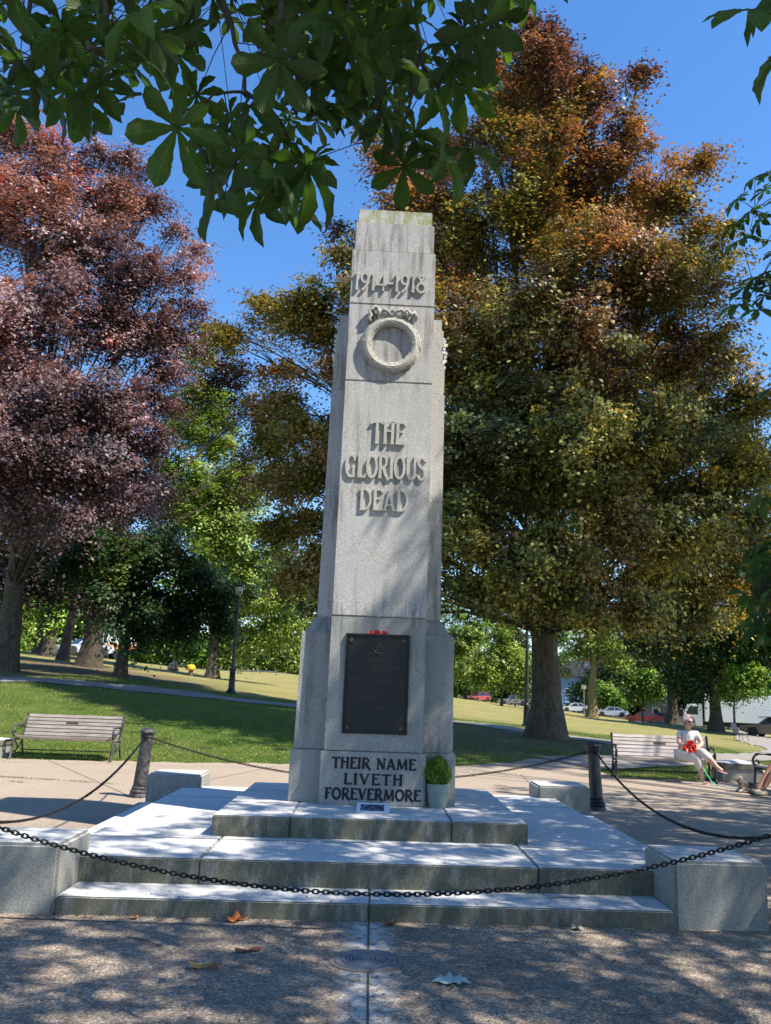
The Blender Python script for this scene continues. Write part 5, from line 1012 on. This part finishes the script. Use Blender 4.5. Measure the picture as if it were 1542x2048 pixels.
def shirtmat():
    t = NT('patterned_shirt'); n_ = t.node('ShaderNodeTexVoronoi', i_Vector=t.coord('Object', (1, 1, 1.6)), i_Scale=22., feature='DISTANCE_TO_EDGE').outputs[0]
    return t.done(t.ramp(n_, [(.02, (.12, .12, .15)), (.06, (.62, .60, .60)), (.3, (.74, .72, .71))]), .8)
wo = empty('person', (6.50, 8.52, 0), 'woman with bobbed grey hair, sunglasses, patterned white top and cropped trousers sitting legs crossed', 'person', rz=0)
body = [(.03, .12, .56, .14, .11), (.08, .15, .74, .145, .10), (.11, .16, .93, .155, .10), (.11, .14, 1.03, .06, .055), (.11, .11, 1.08, .052, .052), (.10, .08, 1.15, .075, .09), (.10, .075, 1.24, .085, .095), (.10, .09, 1.30, .055, .065),
        (-.06, .12, .98, .06), (-.14, .0, .78, .05), (-.04, -.17, .745, .036), (.05, -.24, .75, .028, .02), (.29, .12, .98, .06), (.35, .0, .79, .05), (.22, -.16, .73, .036), (.10, -.23, .72, .028, .02),
        (-.06, .06, .54, .105), (.11, -.36, .50, .08), (.17, -.35, .30, .062), (.21, -.34, .09, .038), (.23, -.43, .03, .038, .022), (.13, .06, .56, .105), (.21, -.36, .64, .085), (.35, -.44, .50, .066), (.46, -.50, .36, .040), (.54, -.57, .31, .036, .022)]
bones = [(0, 1), (1, 2), (2, 3), (3, 4), (4, 5), (5, 6), (6, 7), (2, 8), (8, 9), (9, 10), (10, 11), (2, 12), (12, 13), (13, 14), (14, 15), (0, 16), (16, 17), (17, 18), (18, 19), (19, 20), (0, 21), (21, 22), (22, 23), (23, 24), (24, 25)]
skinned('body', body, bones, skin, wo)
def sub_(ix, grow, bn, name, mat, extra=None):
    js = [tuple(list(body[i][:3])+[q+grow for q in body[i][3:]]) for i in ix]; mp = {q: k for k, q in enumerate(ix)}
    if extra: js = [extra.get(ix[k], j) for k, j in enumerate(js)]
    return skinned(name, js, [(mp[a], mp[c]) for a, c in bn], mat, wo)
sub_([0, 1, 2, 8, 9, 12, 13], .018, [(0, 1), (1, 2), (2, 8), (8, 9), (2, 12), (12, 13)], 'blouse', shirtmat(), {9: (-.115, .05, .86, .072), 13: (.33, .05, .86, .072), 2: (.11, .16, .95, .17, .115), 0: (.03, .12, .60, .16, .135)})
sub_([0, 16, 17, 18, 21, 22, 23], .016, [(0, 16), (16, 17), (17, 18), (0, 21), (21, 22), (22, 23)], 'trousers', plain('beige_cotton', (.56, .50, .46), .85, 0, .1, 12), {0: (.03, .12, .55, .165, .13)})
b = MB(); ell(b, (.095, .11, 1.245), (.125, .125, .135), squash=lambda p: [p[0], p[1] if p[1] > -.25 else -.25+(p[1]+.25)*.5, max(p[2], -.85)]); 
for sx in (-1, 1): b.tube([(.10+sx*.075, .02, 1.33), (.10+sx*.115, .02, 1.24), (.10+sx*.105, .04, 1.14)], [.034, .040, .022], 8)
b.build('hair', plain('grey_hair', (.27, .235, .20), .6, 0, .35, 60), wo, smooth=True)
b = MB(); ell(b, (.115, -.005, 1.205), (.074, .058, .095)); b.tube([(.12, -.055, 1.235), (.125, -.082, 1.195), (.12, -.058, 1.182)], [.009, .016, .013], 6); fc = b.build('face', skin, wo, smooth=True)
b = MB(); b.tube([(.085, -.052, 1.160), (.12, -.066, 1.153), (.152, -.052, 1.160)], .007, 6); b.build('mouth', plain('lips', (.35, .09, .08), .5), fc)
b = MB()
for sx in (-1, 1): ell(b, (.118+sx*.036, -.056, 1.225), (.034, .014, .024), 12, 8)
b.tube([(.04, .0, 1.232), (.118, -.066, 1.236), (.195, .0, 1.232)], .005, 5); b.build('sunglasses', M['glass'], wo, smooth=True)
for (c, a) in (((.06, -.255, .76), 1), ((.09, -.25, .725), -1)):       # hands folded
    hb = MB(); ell(hb, c, (.035, .03, .018), 10, 6)
    for f in range(4): hb.tube([(c[0]+a*(.01), c[1]-.015+f*.012-.01, c[2]), (c[0]+a*.05, c[1]-.02+f*.013-.01, c[2]-.004), (c[0]+a*(.068-.004*abs(f-1.5)), c[1]-.015+f*.013-.01, c[2]-.022)], [.009, .0085, .006], 6)
    hb.tube([(c[0]-a*.01, c[1]-.025, c[2]+.01), (c[0]+a*.02, c[1]-.045, c[2]+.012), (c[0]+a*.035, c[1]-.05, c[2]+.006)], [.010, .009, .006], 6); hb.build('hand', skin, wo, smooth=True)
shoe = plain('sandal_leather', (.42, .22, .19), .6)
for p in (((.215, -.32, .012), (.235, -.40, .012), (.25, -.50, .012)), ((.44, -.53, .315), (.51, -.575, .275), (.60, -.64, .26))):
    b = MB(); P = [Vector(q) for q in p]; b.tube(P, [.03, .036, .03], 10, flat=.35); b.tube([P[1]+Vector((-.038, 0, 0)), P[1]+Vector((0, 0, .045)), P[1]+Vector((.038, 0, 0))], .011, 6); b.build('sandal', shoe, wo, smooth=True)
# red tulle bow on her lap
tu = empty('tulle_bow', (6.47, 8.19, .74), 'bright red tulle bow held on the lap of the seated woman', 'bow')
b = MB()
for i in range(34):
    a = rng.uniform(0, 2*math.pi); r_ = rng.uniform(.09, .155); sp_ = rng.uniform(.15, .3); y = rng.uniform(-.09, .01)
    q = [(0, 0, 0)]+[(r_*math.cos(a+sp_*(k/3-1)), y+.025*math.sin(k*2.2), r_*.9*math.sin(a+sp_*(k/3-1))) for k in range(7)]; b.add(q, [(0, k, k+1) for k in range(1, 7)])
tul = NT('red_tulle'); tul.done((.80, .045, .025), .7); b.build('ruffles', tul.mat, tu); b = MB(); ell(b, (0, -.03, 0), (.03, .03, .03)); b.build('knot', tul.mat, tu, smooth=True)
ls = MB(); ls.tube([(6.72, 8.30, .42), (6.78, 8.2, .25), (6.88, 8.12, .06), (6.94, 8.0, .02), (7.02, 7.5, .02), (7.05, 7.1, .05), (7.05, 6.98, .14)], .011, 6, flat=.5); tag(ls.build('dog_leash', plain('teal_webbing', (.03, .48, .42), .6)), 'teal dog leash trailing from the bench down to the paving', 'leash')
# seated person cut by the right edge
pe = empty('person', (7.72, 6.42, 0), 'person cut by the right edge, bare tanned legs crossed in camouflage hiking shoes', 'person')
pj = [(.15, 0, .58, .14, .12), (.22, 0, .85, .14, .10), (.24, 0, 1.08, .15, .10), (.22, 0, 1.18, .05), (.19, 0, 1.30, .075, .09), (.19, 0, 1.42, .06, .07), (.24, .2, 1.05, .055), (.05, .25, .82, .042), (-.12, .15, .70, .032), (.24, -.2, 1.05, .055), (.05, -.25, .82, .042), (-.12, -.12, .70, .032), (.08, .10, .52, .095), (-.32, .10, .56, .068), (-.56, .02, .26, .052), (-.70, -.02, .10, .036), (.08, -.10, .52, .095), (-.33, -.08, .54, .068), (-.50, -.06, .28, .052), (-.60, -.06, .12, .036)]
pb = [(0, 1), (1, 2), (2, 3), (3, 4), (4, 5), (2, 6), (6, 7), (7, 8), (2, 9), (9, 10), (10, 11), (0, 12), (12, 13), (13, 14), (14, 15), (0, 16), (16, 17), (17, 18), (18, 19)]
skinned('body', pj, pb, skin_tan, pe)
dk = plain('dark_striped_cloth', (.05, .05, .06), .85, 0, .8, 30)
skinned('shirt', [(.15, 0, .62, .16, .13), (.22, 0, .85, .16, .12), (.24, 0, 1.06, .16, .11), (.24, .2, 1.04, .07), (.14, .23, .92, .065), (.24, -.2, 1.04, .07), (.14, -.23, .92, .065)], [(0, 1), (1, 2), (2, 3), (3, 4), (2, 5), (5, 6)], dk, pe)
skinned('shorts', [(.15, 0, .56, .16, .13), (.08, .10, .52, .11), (-.22, .10, .55, .09), (.08, -.10, .52, .11), (-.22, -.08, .54, .09)], [(0, 1), (1, 2), (0, 3), (3, 4)], dk, pe)
b = MB(); ell(b, (.20, 0, 1.40), (.10, .10, .10)); b.build('hair', plain('brown_hair', (.06, .04, .03), .7), pe, smooth=True)
t = NT('camouflage_shoe'); cam_ = t.done(t.ramp(t.noise(t.coord('Object'), 26, 2), [(.42, (.06, .06, .05)), (.5, (.30, .26, .20)), (.58, (.14, .14, .11)), (.66, (.42, .38, .32))], 'CONSTANT'), .8)
for p in (((-.66, -.02, .07), (-.74, -.05, .07), (-.90, -.09, .10)), ((-.58, -.06, .05), (-.66, -.09, .045), (-.83, -.14, .04))):
    b = MB(); P = [Vector(q) for q in p]; b.tube([P[0]+Vector((.04, 0, 0))]+P, [.04, .055, .055, .035], 12, flat=.9); s_ = b.build('hiking_shoe', cam_, pe, smooth=True)
    b = MB(); b.tube([q-Vector((0, 0, .045)) for q in P], [.045, .048, .035], 10, flat=.3); b.build('sole', M['tyre'], s_, smooth=True)
# small shaggy dog lying behind the shoes
dg = empty('dog', (7.08, 6.86, PZ), 'small shaggy grey and tan dog lying on the paving behind the hiking shoes', 'dog', rz=R(15))
dj = [(.10, 0, .10, .075, .08), (-.02, 0, .11, .08, .085), (-.14, 0, .13, .065, .07), (-.20, 0, .20, .045), (-.25, 0, .255, .055, .05), (-.32, 0, .235, .028, .025), (-.16, .05, .06, .028), (-.27, .05, .02, .022), (-.16, -.05, .06, .028), (-.28, -.05, .02, .022), (.12, .07, .06, .035), (.02, .09, .02, .02), (.12, -.07, .06, .035), (.02, -.09, .02, .02), (.20, .02, .08, .02), (.28, .06, .04, .012)]
t = NT('shaggy_fur'); furm = t.done(t.ramp(t.noise(t.coord('Object'), 9, 5), [(.4, (.12, .10, .085)), (.52, (.30, .24, .18)), (.65, (.50, .45, .38))]), .95); t.bump(t.noise(t.coord('Object'), 60, 4), .02, 1.)
skinned('body', dj, [(0, 1), (1, 2), (2, 3), (3, 4), (4, 5), (2, 6), (6, 7), (2, 8), (8, 9), (0, 10), (10, 11), (0, 12), (12, 13), (0, 14), (14, 15)], furm, dg)
k = 2600; bp = np.array([j[:3] for j in dj[:5]]); rd_ = np.array([j[3] for j in dj[:5]]); ii = rng.integers(0, 4, k); f = rng.random(k)[:, None]; c = bp[ii]*(1-f)+bp[ii+1]*f; dd = rng.normal(0, 1, (k, 3)); dd[:, 2] = np.abs(dd[:, 2])*.8+dd[:, 2]*.2; dd /= np.linalg.norm(dd, axis=1)[:, None]
p0 = c+dd*(rd_[ii][:, None]*.95); tip = p0+dd*.03+np.array([.012, 0, -.02]); s_ = np.cross(dd, rng.normal(0, 1, (k, 3))); s_ /= np.linalg.norm(s_, axis=1)[:, None]
link_mesh('fur', fast_mesh('fur', np.stack([p0-s_*.004, p0+s_*.004, tip], 1).reshape(-1, 3), np.arange(k*3).reshape(-1, 3)), furm, dg)
for sy in (-1, 1): b = MB(); b.tube([(-.235, sy*.035, .295), (-.225, sy*.06, .28), (-.23, sy*.066, .235)], [.015, .02, .008], 6, flat=.5); b.build('ear', furm, dg, smooth=True)
b = MB(); ell(b, (-.352, 0, .238), (.012, .013, .010)); b.build('nose', M['tyre'], dg)
# couple sitting on the lawn far left
for (px, c1, c2, lb, fl_) in ((343, (.62, .62, .66), (.25, .22, .2), 'person in a pale top sitting on the far lawn, left of the couple', 1), (352, (.50, .26, .20), (.06, .05, .05), 'bare shouldered person sitting on the far lawn, right of the couple', -1)):
    x, y, z = spot(px, 66); r_ = empty('person', (x, y, z), lb, 'person', 'couple sitting on the far lawn'); fx = fl_*.08
    skinned('body', [(0, 0, .12, .15, .13), (fx*.4, 0, .38, .13, .10), (fx, 0, .58, .15, .1), (fx, 0, .68, .05), (fx*1.2, 0, .80, .08, .09), (fx*1.2, 0, .88, .06), (-.18, 0, .56, .05), (-.2, -.18, .38, .04), (-.05, -.32, .35, .035), (.18, 0, .56, .05), (.2, -.18, .38, .04), (.05, -.32, .35, .035), (-.12, -.1, .12, .09), (-.16, -.45, .36, .07), (-.12, -.7, .06, .045), (.12, -.1, .12, .09), (.2, -.5, .2, .07), (.35, -.8, .06, .045)], [(0, 1), (1, 2), (2, 3), (3, 4), (4, 5), (2, 6), (6, 7), (7, 8), (2, 9), (9, 10), (10, 11), (0, 12), (12, 13), (13, 14), (0, 15), (15, 16), (16, 17)], skin, r_)
    skinned('top', [(0, 0, .18, .16, .14), (fx*.4, 0, .38, .15, .12), (fx, 0, .56, .155, .11), (-.18, 0, .55, .065), (.18, 0, .55, .065)], [(0, 1), (1, 2), (2, 3), (2, 4)], plain('lawn_top', c1, .8), r_, 1)
    b = MB(); ell(b, (fx*1.2, .02, .86), (.1, .11, .1), 10, 8); b.build('hair', plain('lawn_hair', c2, .8), r_, smooth=True)

# ---------------------------------------------------------------- fallen leaves, litter, grass
def dryleaf(x, y, z, size, c, label, curl=.5, rz=0, kind='lobed', rough=.6):
    size *= .85; n_ = 22; vs_ = [(0, 0, .012)]
    for i in range(n_):
        a = 2*math.pi*i/n_; r_ = size*(.55+.45*abs(math.cos(2.5*a))**.8) if kind == 'lobed' else size*(.42+.58*abs(math.cos(a))**1.5)
        vs_.append((r_*math.cos(a), r_*math.sin(a)*(.9 if kind == 'lobed' else .55), .008+curl*size*(.25+.25*math.sin(3*a+x*9))*(r_/size)**2))
    b = MB(); b.add(vs_, [(0, 1+i, 1+(i+1) % n_) for i in range(n_)]); b.tube([(size*.9, 0, .012), (size*1.25, .01, .02)], .002, 5)
    t = NT('dry_leaf'); n2 = t.noise(t.coord('Object'), 30, 4); mt = t.done(t.mix(n2, tuple(q*.6 for q in c), tuple(min(1, q*1.3) for q in c)), rough)
    o = b.build('fallen_leaf', mt); o.location = (x, y, z); o.rotation_euler = (0, 0, rz); return tag(o, label, 'leaf', 'fallen leaves')
dryleaf(-.93, -2.97, PZ, .085, (.72, .20, .04), 'bright orange curled leaf on the paving against the lowest step', 1.5, .3)
dryleaf(.14, -2.98, PZ, .065, (.32, .12, .05), 'rust brown curled leaf lying below the centre seam of the steps', 1.3, 1.)
dryleaf(-.95, -4.0, PZ, .11, (.42, .22, .05), 'long ochre brown leaf lying alone on the shaded paving', .9, .05, 'long')
dryleaf(-.74, -3.66, PZ, .10, (.14, .05, .035), 'dark reddish crumpled leaf on the paving left of the manhole', .5, .4, 'long')
dryleaf(1.47, -2.97, PZ, .06, (.42, .45, .32), 'pale green leaf against the lowest step on the right', .9, 2.)
dryleaf(-1.62, -2.97, PZ, .04, (.45, .13, .04), 'small orange leaf at the foot of the step left of the bright one', 1., 2.)
# pale upturned maple leaf
b = MB(); pts_ = [(-.12, .0), (-.075, .018), (-.11, .06), (-.06, .05), (-.065, .10), (-.03, .075), (0, .13), (.02, .07), (.07, .10), (.06, .05), (.12, .055), (.08, .01), (.115, -.03), (.05, -.03), (.045, -.075), (.01, -.04), (-.02, -.085), (-.035, -.04), (-.08, -.05), (-.07, -.015)]
vs_ = [(0, 0, .012)]+[(x*1.0, y*1.0, .006+.02*abs(math.sin(i*1.3))) for i, (x, y) in enumerate(pts_)]; b.add(vs_, [(0, 1+i, 1+(i+1) % 20) for i in range(20)]); b.tube([(0, -.05, .01), (.02, -.13, .012)], .002, 5)
o = b.build('maple_leaf', plain('pale_leaf', (.40, .47, .42), .6, 0, .15, 25)); o.location = (.47, -4.16, PZ); tag(o, 'pale grey green upturned maple leaf lying on the dark paving', 'leaf', 'fallen leaves')
# litter: tiny bits on paving and treads, one uncountable scatter
V = []; F = []; C_ = []
for i in range(1500):
    m_ = rng.random()
    if m_ < .45: x, y, z = rng.uniform(-4.5, 4.5), rng.uniform(-5.5, -2.92), PZ
    elif m_ < .6: x, y, z = rng.uniform(-2.2, 2.2), -2.89+abs(rng.normal(0, .12))+.02, H1; y = min(y, -2.46)
    elif m_ < .75: x, y, z = rng.uniform(-2.3, 2.3), rng.uniform(-2.4, -1.45), H2
    elif m_ < .82: x, y, z = rng.uniform(-1.35, 1.35), rng.uniform(-1.38, -.9), H3
    elif m_ < .9: x, y, z = rng.uniform(-2.2, 2.2), -2.895-abs(rng.normal(0, .05)), PZ
    else: x, y, z = rng.uniform(-9, 9), rng.uniform(3, 9), PZ
    s_ = rng.uniform(.003, .011)*(1.5 if rng.random() < .06 else 1); a = rng.uniform(0, 6.28); el = rng.uniform(.3, 1); k0 = len(V)
    for q in range(4): aa = a+q*math.pi/2; rr_ = s_*(1 if q % 2 else el); V.append((x+rr_*math.cos(aa), y+rr_*math.sin(aa), z+.003+s_*.5*rng.random()))
    F.append((k0, k0+1, k0+2, k0+3)); c = [(.03, .022, .015), (.10, .05, .025), (.35, .12, .04), (.14, .13, .05), (.22, .16, .10)][rng.choice(5, p=[.45, .25, .06, .09, .15])]; C_ += [c]*4
tag(link_mesh('leaf_litter', fast_mesh('leaf_litter', V, F, colr=C_), M['green_leaf']), 'scattered crumbs of leaf and seed on the steps and paving', 'leaf litter', kind='stuff')
# twigs on the ground
for (x, y, z, L, a, lb) in ((1.35, -2.62, H1+.006, .22, .2, 'thin dry twig lying on the lowest step at the right'), (-1.55, -3.42, PZ+.006, .30, -.6, 'curved dark twig on the paving at the left')):
    b = MB(); b.tube([(0, 0, 0), (L*.5*math.cos(a), L*.5*math.sin(a), .008), (L*math.cos(a)+.02, L*math.sin(a)-.02, .002)], .0035, 5); o = b.build('fallen_twig', M['bark_dark']); o.location = (x, y, z); tag(o, lb, 'twig')
# grass blades on the near lawn
N_ = 260000; gx2 = rng.uniform(-12, 13, N_); gy2 = 9+rng.random(N_)**1.4*17
ye = np.interp(gx2, px_, py_)+.03*np.sin(gx2*7)+.04*np.sin(gx2*2.3+1)
keep = gy2 > ye+.0
keep &= ~((np.hypot(gx2-5.7, gy2-18.2)+1.5*np.sin(gx2*1.3+gy2) < 5.5) & (rng.random(N_) < .8))
for rb in [o for o in bpy.data.objects if o.name.startswith('path')]:
    vv = np.empty(len(rb.data.vertices)*3, np.float32); rb.data.vertices.foreach_get('co', vv); vv = vv.reshape(-1, 7, 3)[:, 3, :2]; vv = vv[(vv[:, 1] < 30) & (np.abs(vv[:, 0]) < 16)]
    dm = np.full(N_, 9.); 
    for q in vv: dm = np.minimum(dm, (gx2-q[0])**2+(gy2-q[1])**2)
    keep &= dm > 1.15**2
u, v, d = proj(np.stack([gx2, gy2, terr(gx2, gy2)], -1)); keep &= (u > -40) & (u < 1580) & ~((np.abs(u-745) < 150) & (v > 1200))
gx2, gy2 = gx2[keep], gy2[keep]; k = len(gx2); gz = bumpy(gx2, gy2); h = rng.uniform(.02, .055, k)*np.where(rng.random(k) < .03, 1.8, 1); a = rng.uniform(0, 2*np.pi, k); lx, ly = rng.normal(0, .5, k)*h, rng.normal(0, .5, k)*h; wd_ = rng.uniform(.005, .010, k)
V = np.stack([np.stack([gx2-np.cos(a)*wd_, gy2-np.sin(a)*wd_, gz-.01], -1), np.stack([gx2+np.cos(a)*wd_, gy2+np.sin(a)*wd_, gz-.01], -1), np.stack([gx2+lx, gy2+ly, gz+h], -1)], 1).reshape(-1, 3)
pt = .5+.3*np.sin(gx2*.9+1.1*np.sin(gy2*.6))+.2*np.sin(gy2*2.1+gx2); gcol = np.array([.07, .14, .018])*(1-.4*pt[:, None])+np.array([.16, .19, .035])*.4*pt[:, None]; gcol = gcol*rng.uniform(.6, 1.4, (k, 1)); dryk = rng.random(k) < .08+.25*(gx2 > 1.5)*(gy2 < 13); gcol[dryk] = np.array([.27, .19, .09])*rng.uniform(.6, 1.2, (dryk.sum(), 1))
tag(link_mesh('grass', fast_mesh('grass', V, np.arange(k*3).reshape(-1, 3), colr=np.repeat(gcol, 3, 0)), M['green_leaf']), 'short grass blades of the near lawn', 'grass', kind='stuff')
# weeds sprouting in the paving joints
V = []; C_ = []
for cx, cy, sp_, n_ in ((-5.95, 5.6, .22, 260), (-5.3, 5.45, .12, 120), (-4.75, 5.3, .14, 130), (-5.6, 4.95, .08, 60), (-6.5, 5.75, .15, 90), (-7.9, 8.6, .4, 120), (6.9, 6.0, .12, 60), (-4.2, 5.1, .12, 50), (2.9, 9.2, .2, 80)):
    for i in range(n_):
        x = cx+rng.normal(0, sp_); y = cy-(x-cx)*.25+rng.normal(0, .02); h = rng.uniform(.008, .035); a = rng.uniform(0, 6.28); w_ = .004
        V += [(x-w_*math.cos(a), y-w_*math.sin(a), PZ), (x+w_*math.cos(a), y+w_*math.sin(a), PZ), (x+rng.normal(0, .5)*h, y+rng.normal(0, .5)*h, PZ+h)]; c = rng.uniform(.6, 1.3); C_ += [(.10*c, .12*c, .02*c)]*3
tag(link_mesh('joint_weeds', fast_mesh('joint_weeds', V, np.arange(len(V)).reshape(-1, 3), colr=C_), M['green_leaf']), 'small weeds sprouting in the joints of the paving', 'weeds', kind='stuff')
# yellow flower heads in the sunny part of the left lawn
k = 320; x = rng.uniform(-10, -1.5, k); y = 9.6+rng.random(k)**1.6*7; z = bumpy(x, y)+rng.uniform(.04, .07, k); s_ = .008; V = np.stack([np.stack([x+s_*np.cos(q), y+s_*np.sin(q)*.6, z+s_*np.sin(q)], -1) for q in (0, 1.57, 3.14, 4.71)], 1).reshape(-1, 3)
tag(link_mesh('lawn_flowers', fast_mesh('lawn_flowers', V, np.arange(k*4).reshape(-1, 4), colr=np.repeat(np.array([[.75, .55, .05]]), k*4, 0)), M['green_leaf']), 'tiny yellow flower heads dotted over the left lawn', 'flowers', kind='stuff')
